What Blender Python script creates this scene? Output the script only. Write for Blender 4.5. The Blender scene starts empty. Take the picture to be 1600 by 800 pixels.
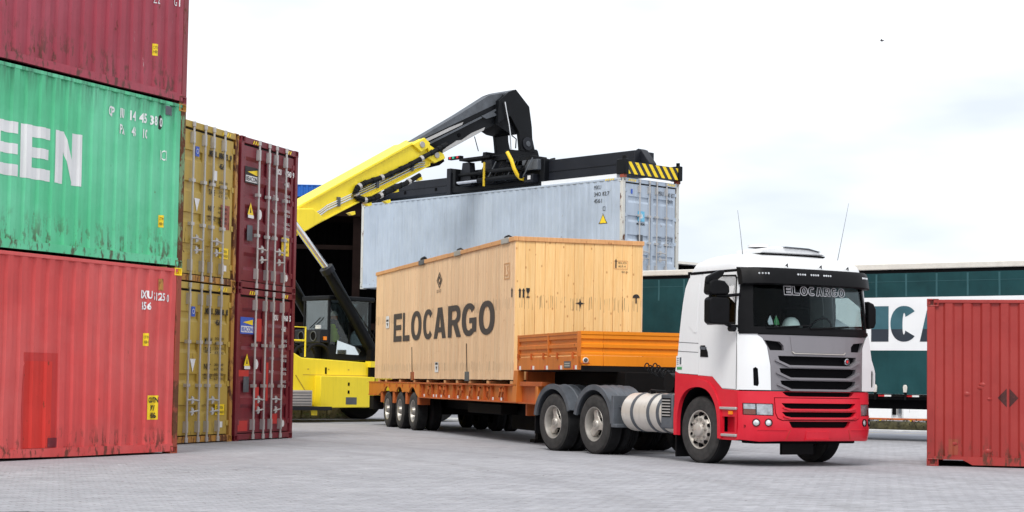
import bpy, bmesh, math, random, bisect
from math import sin, cos, pi, radians, sqrt
from mathutils import Vector, Matrix, noise
random.seed(7)
SC = bpy.context.scene
COL = SC.collection

# ---------------------------------------------------------------- camera
CAM_H = 1.1903
cam = bpy.data.cameras.new("camera")
cam.sensor_width = 36.0
cam.lens = 2716.58 / 1600 * 36.0
cam.shift_y = (438.41 - 400) / 1600
cam.clip_start = 0.1
cam.clip_end = 4000
cam_ob = bpy.data.objects.new("camera", cam)
COL.objects.link(cam_ob)
cam_ob.matrix_world = (Matrix.Translation((0, 0, CAM_H)) @ Matrix.Rotation(pi / 2 + .0584, 4, 'X')
                       @ Matrix.Rotation(.0159, 4, 'Z'))
SC.camera = cam_ob

# ---------------------------------------------------------------- sky and sun
SUN_EL, SUN_AZ = radians(52), radians(198)      # azimuth measured clockwise from +Y
world = bpy.data.worlds.new("World")
SC.world = world
world.use_nodes = True
nt = world.node_tree
nt.nodes.clear()
def wn(t, **k):
    n = nt.nodes.new(t)
    for a, b in k.items():
        setattr(n, a, b)
    return n
sky = wn('ShaderNodeTexSky', sky_type='NISHITA', sun_disc=False)
sky.sun_elevation = SUN_EL
sky.sun_rotation = SUN_AZ
bg1 = wn('ShaderNodeBackground'); bg1.inputs['Strength'].default_value = .10
nt.links.new(sky.outputs[0], bg1.inputs['Color'])
tc = wn('ShaderNodeTexCoord')
mp = wn('ShaderNodeMapping'); mp.inputs['Scale'].default_value = (1.0, 1.0, 3.4)
nt.links.new(tc.outputs['Generated'], mp.inputs['Vector'])
nz = wn('ShaderNodeTexNoise'); nz.inputs['Scale'].default_value = 2.6; nz.inputs['Detail'].default_value = 5; nz.inputs['Roughness'].default_value = .5
nt.links.new(mp.outputs[0], nz.inputs['Vector'])
cr = wn('ShaderNodeValToRGB')
cr.color_ramp.elements[0].position = .40; cr.color_ramp.elements[0].color = (.62, .665, .73, 1)
cr.color_ramp.elements[1].position = .60; cr.color_ramp.elements[1].color = (.95, .955, .96, 1)
nt.links.new(nz.outputs['Fac'], cr.inputs['Fac'])
bg2 = wn('ShaderNodeBackground'); bg2.inputs['Strength'].default_value = 1.0
nt.links.new(cr.outputs[0], bg2.inputs['Color'])
mx = wn('ShaderNodeMixShader'); mx.inputs[0].default_value = .9
nt.links.new(bg1.outputs[0], mx.inputs[1]); nt.links.new(bg2.outputs[0], mx.inputs[2])
wo = wn('ShaderNodeOutputWorld')
nt.links.new(mx.outputs[0], wo.inputs['Surface'])

sun = bpy.data.lights.new("sun", 'SUN')
sun.energy = 1.5
sun.angle = radians(20)
sun.color = (1.0, .97, .92)
sun_ob = bpy.data.objects.new("sun", sun)
COL.objects.link(sun_ob)
sdir = Vector((sin(SUN_AZ) * cos(SUN_EL), cos(SUN_AZ) * cos(SUN_EL), sin(SUN_EL)))
sun_ob.rotation_euler = sdir.to_track_quat('Z', 'Y').to_euler()
sun_ob.location = (0, 0, 40)
SC.view_settings.view_transform = 'Standard'
SC.view_settings.look = 'None'
SC.view_settings.exposure = 0.52
SC.view_settings.gamma = 1
SC.render.engine = 'CYCLES'
SC.cycles.max_bounces = 6
SC.cycles.transparent_max_bounces = 12

# ---------------------------------------------------------------- materials
def lin(r, g, b):
    f = lambda c: (c / 255 / 12.92) if c / 255 <= .04045 else ((c / 255 + .055) / 1.055) ** 2.4
    return (f(r), f(g), f(b))

class NT:
    def __init__(s, name):
        s.m = bpy.data.materials.new(name); s.m.use_nodes = True
        s.t = s.m.node_tree; s.t.nodes.clear()
        s.out = s.n('ShaderNodeOutputMaterial'); s.b = s.n('ShaderNodeBsdfPrincipled')
        s.l(s.b.outputs[0], s.out.inputs[0])
    def n(s, t, **k):
        x = s.t.nodes.new(t)
        for a, b in k.items():
            setattr(x, a, b)
        return x
    def l(s, a, b):
        s.t.links.new(a, b)
    def val(s, sock, v):
        if hasattr(v, 'is_linked') or hasattr(v, 'links'):
            s.l(v, sock)
        else:
            sock.default_value = v
    def math(s, op, a, b=0.0, c=0.0, clamp=False):
        x = s.n('ShaderNodeMath', operation=op, use_clamp=clamp)
        for i, v in enumerate((a, b, c)):
            s.val(x.inputs[i], v)
        return x.outputs[0]
    def mix(s, f, a, b, blend='MIX'):
        x = s.n('ShaderNodeMix', data_type='RGBA', blend_type=blend)
        s.val(x.inputs[0], f)
        for i, v in ((6, a), (7, b)):
            if isinstance(v, tuple):
                v = (v[0], v[1], v[2], 1)
            s.val(x.inputs[i], v)
        return x.outputs[2]
    def vec(s, scale=(1, 1, 1), src='Object', rnd=0.0):
        tcn = s.n('ShaderNodeTexCoord'); m = s.n('ShaderNodeMapping')
        m.inputs['Scale'].default_value = scale
        s.l(tcn.outputs[src], m.inputs['Vector'])
        if rnd:
            oi = s.n('ShaderNodeObjectInfo'); c = s.n('ShaderNodeCombineXYZ')
            r = s.math('MULTIPLY', oi.outputs['Random'], rnd)
            s.l(r, c.inputs[0]); s.l(r, c.inputs[1]); s.l(r, c.inputs[2])
            s.l(c.outputs[0], m.inputs['Location'])
        return m.outputs[0]
    def noise(s, v, scale, detail=4, rough=.55):
        x = s.n('ShaderNodeTexNoise')
        x.inputs['Scale'].default_value = scale; x.inputs['Detail'].default_value = detail
        x.inputs['Roughness'].default_value = rough
        s.l(v, x.inputs['Vector'])
        return x.outputs['Fac']
    def ramp(s, v, lo, hi, a=0.0, b=1.0):
        x = s.n('ShaderNodeMapRange'); x.inputs[1].default_value = lo; x.inputs[2].default_value = hi
        x.inputs[3].default_value = a; x.inputs[4].default_value = b
        s.val(x.inputs[0], v)
        return x.outputs[0]
    def bump(s, h, strength, dist=.01):
        x = s.n('ShaderNodeBump'); x.inputs['Strength'].default_value = strength; x.inputs['Distance'].default_value = dist
        s.l(h, x.inputs['Height']); s.l(x.outputs[0], s.b.inputs['Normal'])
    def set(s, color=None, rough=None, metal=None, spec=None):
        if color is not None:
            if isinstance(color, tuple): color = (color[0], color[1], color[2], 1)
            s.val(s.b.inputs['Base Color'], color)
        if rough is not None: s.val(s.b.inputs['Roughness'], rough)
        if metal is not None: s.val(s.b.inputs['Metallic'], metal)
        if spec is not None: s.b.inputs['Specular IOR Level'].default_value = spec

def paint(name, c, rough=.45, var=.12, streak=.15, rust=0.0, rscale=5.0, scuff=0.0, metal=0.0, bump=.15, rnd=3.0, fade=None, vs=1.0, spec=.4, top=None, bot=None):
    """painted or worn metal: tone drift, vertical run marks, rust spots, pale scuffs"""
    k = NT(name)
    v = k.vec(rnd=rnd)
    base = k.mix(k.ramp(k.noise(v, .9 * vs, 5), .3, .7), tuple(x * (1 - var) for x in c), tuple(min(1, x * (1 + var)) for x in c))
    if fade:
        base = k.mix(k.ramp(k.noise(v, .5 * vs, 6, .65), .42, .66), base, fade)
    vs_ = k.vec(scale=(7 * vs, 7 * vs, .55 * vs), rnd=rnd)
    st = k.ramp(k.noise(vs_, 1.6, 4, .6), .5, .78, 0, streak)
    base = k.mix(st, base, tuple(x * .38 for x in c))
    r = rough
    if scuff:
        vv = k.vec(scale=(9, 9, 1.1), rnd=rnd)
        sc = k.ramp(k.noise(vv, 2.2, 6, .7), .685, .73, 0, scuff)
        base = k.mix(sc, base, (.55, .5, .5))
    if rust:
        v2 = k.vec(scale=(1, 1, .45), rnd=rnd)
        rm = k.ramp(k.noise(v2, rscale, 7, .68), .70 - .16 * rust, .76 - .16 * rust, 0, 1)
        base = k.mix(rm, base, k.mix(k.noise(v, 30, 3), (.05, .018, .009), (.19, .07, .03)))
        r = k.ramp(rm, 0, 1, rough, .9)
    if top or bot:
        tcz = k.n('ShaderNodeTexCoord'); spz = k.n('ShaderNodeSeparateXYZ'); k.l(tcz.outputs['Object'], spz.inputs[0])
        vt = k.vec(scale=(5, 5, .5)); nn = k.noise(vt, 1.9, 5, .65)
        if top:
            msk = k.math('MULTIPLY', k.ramp(spz.outputs[2], top[0] - top[1], top[0]), k.ramp(nn, .42, .62), clamp=True)
            base = k.mix(k.math('MULTIPLY', msk, .75), base, tuple(x * .22 + .01 for x in c))
        if bot:
            nb_ = k.noise(k.vec(scale=(3.2, 3.2, 1.1)), 3.0, 6, .7)
            msk = k.math('MULTIPLY', k.ramp(spz.outputs[2], bot[0] + bot[1], bot[0]), k.ramp(nb_, .52, .60), clamp=True)
            base = k.mix(k.math('MULTIPLY', msk, .85), base, (.075, .03, .015))
    k.set(base, r, metal, spec)
    if bump:
        k.bump(k.noise(v, 14, 4), bump, .004)
    return k.m

def plain(name, c, rough=.5, metal=0.0, var=.08, scale=6.0, spec=.5, bump=0.0):
    k = NT(name); v = k.vec(rnd=2.0)
    k.set(k.mix(k.ramp(k.noise(v, scale, 4), .3, .7), tuple(x * (1 - var) for x in c), tuple(min(1, x * (1 + var)) for x in c)), rough, metal, spec)
    if bump: k.bump(k.noise(v, scale * 6, 3), bump, .004)
    return k.m

def wood(name, c1, c2, knot=.8, rnd=40.0, dirt=.0, marks=()):
    k = NT(name)
    v = k.vec(scale=(9, 9, .55), rnd=rnd)
    g = k.noise(v, 3.0, 5, .6)
    col = k.mix(k.ramp(g, .3, .7), c1, c2)
    fine = k.noise(k.vec(scale=(60, 60, 1.2), rnd=rnd), 2.0, 3, .6)
    col = k.mix(k.ramp(fine, .52, .72, 0, .35), col, tuple(x * .55 for x in c2))
    oi = k.n('ShaderNodeObjectInfo')
    hsv = k.n('ShaderNodeHueSaturation')
    k.l(k.ramp(oi.outputs['Random'], 0, 1, .92, 1.06), hsv.inputs['Value']); k.l(col, hsv.inputs['Color'])
    hsv.inputs['Fac'].default_value = 1
    col = hsv.outputs[0]
    if knot:
        vo = k.n('ShaderNodeTexVoronoi'); vo.inputs['Scale'].default_value = 5.0
        k.l(k.vec(scale=(1.5, 1.5, .9), rnd=rnd), vo.inputs['Vector'])
        col = k.mix(k.ramp(vo.outputs['Distance'], .07, .15, knot, 0), col, (c1[0] * .55, c1[1] * .36, c1[2] * .25))
    if dirt:
        col = k.mix(k.ramp(k.noise(k.vec(scale=(14, 14, .8), rnd=rnd), 1.5, 5, .7), .58, .74, 0, dirt), col, (.16, .12, .09))
    for z0, z1, amt in marks:                     # rows of nail runs
        tcn = k.n('ShaderNodeTexCoord'); sp = k.n('ShaderNodeSeparateXYZ'); k.l(tcn.outputs['Object'], sp.inputs[0])
        zz = k.math('ADD', sp.outputs[2], k.math('MULTIPLY', k.noise(k.vec(scale=(1, 1, .01), rnd=rnd), 16, 2), .22))
        band = k.math('MULTIPLY', k.ramp(zz, z0, z0 + .02), k.ramp(zz, z1 - .02, z1, 1, 0))
        ln = k.ramp(k.noise(k.vec(scale=(1, 1, .02), rnd=rnd), 58, 2), .57, .61)
        col = k.mix(k.math('MULTIPLY', k.math('MULTIPLY', band, ln), amt), col, (.10, .065, .04))
    k.set(col, .75, 0, .25)
    k.bump(g, .25, .004)
    return k.m

M = {}
M['red'] = paint('red container paint', lin(208, 76, 74), rust=.26, rscale=7, scuff=.3, fade=lin(216, 98, 95), streak=.2, bot=(.15, .35))
M['green'] = paint('green container paint', lin(86, 194, 142), rust=.16, rscale=8, scuff=.12, fade=lin(114, 210, 166), streak=.16, top=(2.54, .42), bot=(.15, .5))
M['claret'] = paint('claret container paint', lin(160, 56, 72), rust=.34, rscale=8, scuff=.8, fade=lin(172, 72, 88), streak=.28, bot=(.15, .7))
M['ochre'] = paint('ochre container paint', lin(182, 152, 66), rust=.22, rscale=4.0, scuff=.15, fade=lin(190, 164, 84), streak=.28, bot=(.15, .3))
M['maroon'] = paint('maroon container paint', lin(112, 28, 40), rust=.28, rscale=4.0, scuff=.25, fade=lin(130, 46, 56), streak=.3)
M['greyblue'] = paint('grey blue container paint', lin(174, 187, 203), rust=.16, rscale=4.0, scuff=.1, fade=lin(184, 196, 210), streak=.28)
M['brick'] = paint('brick red container paint', lin(158, 50, 46), rust=.2, rscale=7, scuff=.15, fade=lin(168, 64, 58), bot=(.15, .35), streak=.15)
M['blue'] = paint('blue container paint', lin(30, 100, 190), rust=.1)
M['rustpost'] = paint('rusty post paint', lin(150, 70, 50), rust=1.35, rscale=4.0, scuff=.7)
M['greenpost'] = paint('peeling green post paint', lin(110, 140, 100), rust=1.5, rscale=5.0, scuff=.6)
M['claretpost'] = paint('peeling claret post paint', lin(140, 60, 66), rust=.9, rscale=6.0, scuff=1.0)
M['ochrepost'] = paint('rusty ochre post paint', lin(180, 130, 60), rust=1.2, rscale=4.0, scuff=.3)
M['paleposts'] = paint('worn pale post paint', lin(205, 205, 200), rust=.85, rscale=6.0)
M['galv'] = paint('galvanised steel', lin(186, 184, 182), rough=.4, metal=.35, rust=.15, var=.1)
M['seal'] = plain('black door gasket', (.012, .012, .014), .7)
M['white'] = plain('white sticker', (.78, .78, .78), .5)
M['letterwhite'] = paint('white stencil paint', (.80, .80, .80), rust=.15, scuff=.0, streak=.2)
M['letterblack'] = plain('black stencil paint', (.02, .018, .018), .7)
M['letteroutline'] = plain('grey outline lettering', (.80, .80, .82), .6)
M['letterwood'] = plain('black speckled stencil ink', (.06, .047, .038), .85, var=.55, scale=70)
M['yellowsticker'] = plain('yellow sticker', lin(252, 214, 30), .5)
M['bluesticker'] = plain('blue sticker', lin(50, 90, 190), .5)
M['lightblue'] = plain('light blue sticker', lin(110, 190, 225), .5)
M['redpatch'] = paint('fresh red patch', lin(205, 50, 40), rust=.5, rscale=6.0)
M['redpatch2'] = paint('bright red patch', lin(196, 55, 52), rust=.3, rscale=6.0)
M['yel'] = paint('machine yellow', lin(250, 226, 52), rough=.35, var=.06, streak=.16, rust=.06, rscale=7, bump=.05)
M['black'] = paint('black machine paint', (.007, .008, .010), rough=.42, var=.3, streak=.0, bump=.05, spec=.14)
M['blackgrey'] = paint('dark grey machine paint', (.016, .018, .024), rough=.45, var=.25, streak=.1, bump=.05, spec=.2)
M['rubber'] = plain('tyre rubber', (.014, .014, .015), .85, var=.3, bump=.3, spec=.15)
M['rubberworn'] = plain('dusty tyre sidewall', (.034, .032, .031), .9, var=.35, scale=9)
M['chrome'] = plain('chromed rod', (.75, .76, .78), .16, 1.0)
M['steel'] = paint('dull wheel steel', lin(170, 166, 160), rough=.42, metal=.5, rust=.25, var=.2)
M['cast'] = paint('silver hub casting', lin(196, 190, 182), rough=.4, metal=.45, rust=.1)
M['cabwhite'] = paint('cab white paint', (.80, .81, .82), rough=.22, var=.02, streak=.04, bump=0, spec=.5)
M['cabred'] = paint('cab red paint', lin(212, 30, 50), rough=.28, var=.08, streak=.08, bump=.0, fade=lin(218, 48, 64))
M['silver'] = paint('silver grey grille paint', lin(132, 129, 133), rough=.38, metal=.3, var=.05, streak=.1, bump=0)
M['plastic'] = plain('black cab plastic', (.005, .005, .006), .45, var=.2, spec=.13)
M['fender'] = plain('grey mudguard plastic', (.085, .095, .11), .55, var=.25, scale=4)
M['mesh'] = plain('dark grille mesh', (.004, .004, .005), .8, spec=.08)
M['interior'] = plain('dark cab interior', (.007, .007, .008), .9, spec=.1)
M['tank'] = paint('brushed tank aluminium', lin(228, 222, 213), rough=.36, metal=.4, var=.08, streak=.25, rust=.06)
M['orange'] = paint('orange trailer paint', lin(240, 140, 22), rough=.42, var=.06, streak=.15, rust=.12, rscale=5, scuff=.1)
M['orangeside'] = paint('worn orange trailer paint', lin(204, 114, 42), rough=.5, var=.14, streak=.3, rust=.32, rscale=6, scuff=.12)
M['orangerust'] = paint('rusty orange chassis paint', lin(184, 92, 38), rough=.65, var=.22, streak=.4, rust=.45, rscale=5)
M['under'] = paint('dark underframe', (.009, .008, .008), rough=.85, var=.3, spec=.1)
M['pine'] = wood('pale pine boards', lin(244, 212, 172), lin(232, 190, 146), knot=.45, dirt=.3, marks=((1.50, 1.74, .55), (.28, .48, .5)))
M['pineface'] = wood('honey pine boards', lin(255, 214, 152), lin(246, 196, 128), knot=.85, dirt=.16, marks=((1.50, 1.76, .7),))
M['pinedark'] = wood('weathered pine trim', lin(206, 148, 98), lin(228, 176, 122), dirt=.35)
M['seam'] = plain('tarpaulin seam', lin(40, 86, 92), .6)
M['faded'] = plain('faded dark print', lin(72, 34, 32), .8, var=.4, scale=30)
M['curtain'] = paint('dark green tarpaulin', lin(15, 56, 60), rough=.6, var=.18, streak=.15, bump=.3, fade=lin(26, 72, 76), spec=.25, vs=.8)
M['curtainwhite'] = paint('white tarpaulin print', (.82, .84, .86), rough=.5, var=.02, streak=.03, bump=.1)
M['ctdark'] = plain('dark grey print', lin(38, 48, 60), .5)
M['ctteal'] = plain('teal print', lin(52, 96, 108), .5)
M['alu'] = plain('pale roof rail', lin(225, 222, 214), .4, .2)
M['reflred'] = plain('red reflector', lin(200, 40, 45), .35)
M['lens'] = plain('headlamp reflector', (.66, .68, .70), .25, .25, var=.35, scale=14)
M['amber'] = plain('amber lens', lin(250, 140, 20), .25)
M['amberdark'] = plain('dull amber lens', lin(150, 80, 60), .25)
M['shed'] = paint('shade-dark corrugated shed wall', (.0035, .003, .0035), rough=.9, var=.4, spec=.05)  # shade inside the open shed put into a near-black wall colour
M['shedfascia'] = paint('shade-dark brown shed steel', (.012, .007, .006), rough=.9, var=.4, spec=.05)  # brown taken close to black, holds the shed's shade in its colour
M['shedroof'] = paint('shed roof sheet', lin(120, 118, 116), rough=.6)
M['conc'] = plain('mossy concrete', lin(130, 124, 110), .95, var=.45, scale=7, bump=.6)
M['kerb'] = plain('kerb concrete', lin(205, 205, 205), .9, var=.12, scale=5, bump=.3)
M['moss'] = plain('mossy hedge leaves', (.055, .048, .022), .95, var=.8, scale=5, bump=.6)
M['leaf'] = plain('green leaves', (.07, .13, .03), .8, var=.5)
M['skin'] = plain('skin', lin(190, 130, 100), .6)
M['hivis'] = plain('lime high visibility cloth', lin(190, 230, 40), .8)
M['cloth'] = plain('dark work cloth', (.03, .04, .07), .9)
M['feather'] = plain('dark feathers', (.05, .05, .06), .8)
M['paper'] = plain('white paper', (.72, .75, .8), .7)
M['flaggreen'] = plain('green flag cloth', lin(70, 150, 90), .8)
M['helmet'] = plain('white hard hat', (.75, .77, .75), .35)
M['hosey'] = plain('yellow hose', lin(250, 210, 40), .45)
M['lampred'] = plain('red lamp', lin(220, 30, 30), .3)
M['lampgreen'] = plain('green lamp', lin(30, 190, 150), .3)
M['truckwhite'] = paint('white lorry paint', (.82, .82, .82), rough=.35, var=.03, streak=.05)

def glass(name, tint, gl=.10, rough=.03):
    k = NT(name); k.t.nodes.remove(k.b)
    tr = k.n('ShaderNodeBsdfTransparent'); tr.inputs[0].default_value = (*tint, 1)
    g = k.n('ShaderNodeBsdfGlossy'); g.inputs['Roughness'].default_value = rough
    lw = k.n('ShaderNodeFresnel'); lw.inputs['IOR'].default_value = 1.45
    f = k.math('MULTIPLY', lw.outputs[0], gl / .04 * .45, clamp=True)
    m = k.n('ShaderNodeMixShader'); k.l(f, m.inputs[0]); k.l(tr.outputs[0], m.inputs[1]); k.l(g.outputs[0], m.inputs[2])
    k.l(m.outputs[0], k.out.inputs[0])
    return k.m
M['glass'] = glass('windscreen glass', (.80, .86, .86), .012)
M['clearglass'] = glass('lamp cover glass', (.93, .94, .95), .05)
M['sideglass'] = glass('side window glass', (.14, .16, .17), .04)

# hazard stripes (printed chevrons, flat paint)
def stripes(name, a, b, ax, scale):
    k = NT(name); tcn = k.n('ShaderNodeTexCoord'); sp = k.n('ShaderNodeSeparateXYZ'); k.l(tcn.outputs['Object'], sp.inputs[0])
    s_ = k.math('ADD', sp.outputs[ax], k.math('MULTIPLY', sp.outputs[2], .8))
    f = k.math('GREATER_THAN', k.math('FRACT', k.math('MULTIPLY', s_, scale)), .5)
    n_ = k.ramp(k.noise(k.vec(), 7, 5, .7), .6, .68)
    k.set(k.mix(n_, k.mix(f, a, b), (.02, .02, .02)), .5)
    return k.m
M['hazard'] = stripes('hazard stripes', lin(250, 215, 20), (.015, .015, .017), 1, 3.6)

# ---------------------------------------------------------------- mesh helpers
class MB:
    def __init__(s):
        s.v = []; s.f = []
    def add(s, vs, fs):
        o = len(s.v); s.v += [tuple(p) for p in vs]; s.f += [tuple(i + o for i in f) for f in fs]
        return s
    def box(s, a, b):
        x0, y0, z0 = a; x1, y1, z1 = b
        return s.add([(x0, y0, z0), (x1, y0, z0), (x1, y1, z0), (x0, y1, z0), (x0, y0, z1), (x1, y0, z1), (x1, y1, z1), (x0, y1, z1)],
                     [(3, 2, 1, 0), (4, 5, 6, 7), (0, 1, 5, 4), (1, 2, 6, 5), (2, 3, 7, 6), (3, 0, 4, 7)])
    def prism(s, poly, ax, a, b):
        """polygon in the two other axes, swept from a to b along axis ax"""
        n = len(poly)
        def P(p, t):
            q = list(p); q.insert(ax, t); return tuple(q)
        vs = [P(p, a) for p in poly] + [P(p, b) for p in poly]
        fs = [tuple(range(n))[::-1], tuple(range(n, 2 * n))] + [(i, (i + 1) % n, n + (i + 1) % n, n + i) for i in range(n)]
        return s.add(vs, fs)
    def tube(s, pts, r, n=8, cap=True):
        pts = [Vector(p) for p in pts]
        rr = r if isinstance(r, (list, tuple)) else [r] * len(pts)
        vs = []; up = None
        for i, p in enumerate(pts):
            d = (pts[min(i + 1, len(pts) - 1)] - pts[max(i - 1, 0)])
            d = d.normalized() if d.length > 1e-9 else Vector((0, 0, 1))
            if up is None:
                up = d.orthogonal().normalized()
            else:
                up = (up - d * up.dot(d)); up = up.normalized() if up.length > 1e-6 else d.orthogonal().normalized()
            w = d.cross(up)
            for k in range(n):
                a = 2 * pi * k / n
                vs.append(p + (up * cos(a) + w * sin(a)) * rr[i])
        fs = []
        for i in range(len(pts) - 1):
            for k in range(n):
                fs.append((i * n + k, i * n + (k + 1) % n, (i + 1) * n + (k + 1) % n, (i + 1) * n + k))
        if cap:
            fs.append(tuple(range(n))[::-1]); fs.append(tuple((len(pts) - 1) * n + k for k in range(n)))
        return s.add(vs, fs)
    def cyl(s, p, q, r, n=16):
        return s.tube([p, q], r, n)
    def lathe(s, prof, c, ax, n=32, a0=0.0, a1=2 * pi):
        """profile of (t along axis, radius), turned round axis ax through c"""
        full = abs(a1 - a0 - 2 * pi) < 1e-6
        m = n if full else n + 1
        vs = []
        for k in range(m):
            a = a0 + (a1 - a0) * k / n
            for t, r in prof:
                q = [r * cos(a), r * sin(a)]; q.insert(ax, t)
                vs.append((c[0] + q[0], c[1] + q[1], c[2] + q[2]))
        L = len(prof); fs = []
        for k in range(n):
            for j in range(L - 1):
                a, b = k * L + j, ((k + 1) % m) * L + j
                fs.append((a, b, b + 1, a + 1))
        return s.add(vs, fs)
    def xf(s, mat):
        s.v = [tuple(mat @ Vector(p)) for p in s.v]
        return s
    def obj(s, name, m, parent=None, bevel=0.0, smooth=35, loc=None, rot=None, label=None, kind=None, seg=2, mesh_only=False):
        me = bpy.data.meshes.new(name)
        me.from_pydata(s.v, [], s.f)
        bm = bmesh.new(); bm.from_mesh(me)
        bmesh.ops.recalc_face_normals(bm, faces=bm.faces[:])
        bm.to_mesh(me); bm.free()
        return link(name, me, m, parent, bevel, smooth, loc, rot, label, kind, seg)

def link(name, me, m, parent=None, bevel=0.0, smooth=35, loc=None, rot=None, label=None, kind=None, seg=2):
    if m is not None and not len(me.materials):
        me.materials.append(M[m] if isinstance(m, str) else m)
    if smooth:
        me.polygons.foreach_set('use_smooth', [True] * len(me.polygons))
        me.set_sharp_from_angle(angle=radians(smooth))
    o = bpy.data.objects.new(name, me)
    COL.objects.link(o)
    if parent is not None: o.parent = parent
    if loc: o.location = loc
    if rot: o.rotation_euler = rot
    if bevel:
        b = o.modifiers.new('bevel', 'BEVEL'); b.width = bevel; b.segments = seg; b.limit_method = 'ANGLE'; b.angle_limit = radians(40)
    if label: o['label'] = label
    if kind: o['kind'] = kind
    return o

def thing(name, label, cat, loc=(0, 0, 0), rz=0.0, group=None):
    o = bpy.data.objects.new(name, None)
    o.empty_display_size = .3
    COL.objects.link(o); o.location = loc; o.rotation_euler = (0, 0, rz)
    o['label'] = label; o['category'] = cat
    if group: o['group'] = group
    return o

def tag(o, label, cat, group=None):
    o['label'] = label; o['category'] = cat
    if group: o['group'] = group
    return o

def copy_part(o, parent, loc=None, rot=None):
    c = o.copy(); COL.objects.link(c); c.parent = parent
    if loc is not None: c.location = loc
    if rot is not None: c.rotation_euler = rot
    for ch in list(o.children):
        d = ch.copy(); COL.objects.link(d); d.parent = c
    return c

# flat outline (with holes) cut along lines, mapped on to a surface, given thickness
def patch(name, outer, holes, fn, m, parent, d0, d1, ucuts=(), vcuts=(), smooth=35, label=None, bevel=0):
    bm = bmesh.new(); es = []
    for loop in [outer] + list(holes):
        vs = [bm.verts.new((u, v, 0)) for u, v in loop]
        es += [bm.edges.new((vs[i], vs[(i + 1) % len(vs)])) for i in range(len(vs))]
    bmesh.ops.triangle_fill(bm, use_beauty=True, use_dissolve=False, edges=es, normal=(0, 0, 1))
    return finish_patch(bm, name, fn, m, parent, d0, d1, ucuts, vcuts, smooth, label)

def finish_patch(bm, name, fn, m, parent, d0, d1, ucuts, vcuts, smooth=35, label=None):
    for cs, no in ((ucuts, (1, 0, 0)), (vcuts, (0, 1, 0))):
        for c in cs:
            bmesh.ops.bisect_plane(bm, geom=bm.verts[:] + bm.edges[:] + bm.faces[:], dist=1e-5, plane_co=(c, c, 0), plane_no=no)
    bm.verts.ensure_lookup_table(); bm.verts.index_update()
    n = len(bm.verts); uv = [(v.co.x, v.co.y) for v in bm.verts]
    fs = [tuple(v.index for v in f.verts) for f in bm.faces]
    be = [tuple(v.index for v in e.verts) for e in bm.edges if len(e.link_faces) == 1]
    bm.free()
    mb = MB()
    mb.v = [tuple(fn(u, v, d1)) for u, v in uv]
    if d0 is None:
        mb.f = fs
    else:
        mb.v += [tuple(fn(u, v, d0)) for u, v in uv]
        mb.f = fs + [tuple(i + n for i in f)[::-1] for f in fs] + [(a, b, b + n, a + n) for a, b in be]
    return mb.obj(name, m, parent, smooth=smooth, label=label)

def frange(a, b, n):
    return [a + (b - a) * i / n for i in range(n + 1)]

def text_bm(s, bold=0.0, res=3):
    cu = bpy.data.curves.new('t', 'FONT'); cu.body = s; cu.resolution_u = res; cu.offset = bold
    cu.fill_mode = 'FRONT'
    ob = bpy.data.objects.new('t', cu); COL.objects.link(ob)
    dg = bpy.context.evaluated_depsgraph_get(); dg.update()
    me = bpy.data.meshes.new_from_object(ob.evaluated_get(dg))
    bm = bmesh.new(); bm.from_mesh(me)
    bpy.data.objects.remove(ob); bpy.data.curves.remove(cu); bpy.data.meshes.remove(me)
    return bm

def text(s, parent, m, fn, u0, v0, w, h, ucuts=(), d=None, bold=0.0, name='lettering', res=2, clip=None, shear=None):
    """lettering with its box from (u0, v0) to (u0+w, v0+h), laid on a surface"""
    if d is None: d = .012 if len(ucuts) else .004
    bm = text_bm(s, bold, res)
    xs = [v.co.x for v in bm.verts]; ys = [v.co.y for v in bm.verts]
    x0, x1, y0, y1 = min(xs), max(xs), min(ys), max(ys)
    for v in bm.verts:
        v.co.x = u0 + (v.co.x - x0) / (x1 - x0) * w; v.co.y = v0 + (v.co.y - y0) / (y1 - y0) * h; v.co.z = 0
        if shear: v.co.y += shear * (v.co.x - u0)
    if clip:
        bmesh.ops.bisect_plane(bm, geom=bm.verts[:] + bm.edges[:] + bm.faces[:], plane_co=(0, clip[0], 0), plane_no=(0, clip[1], 0), clear_inner=True)
    cuts = [c for c in ucuts if u0 - .01 < c < u0 + w + .01]
    return finish_patch(bm, name, fn, m, parent, None, d, cuts, (), smooth=0)

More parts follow.
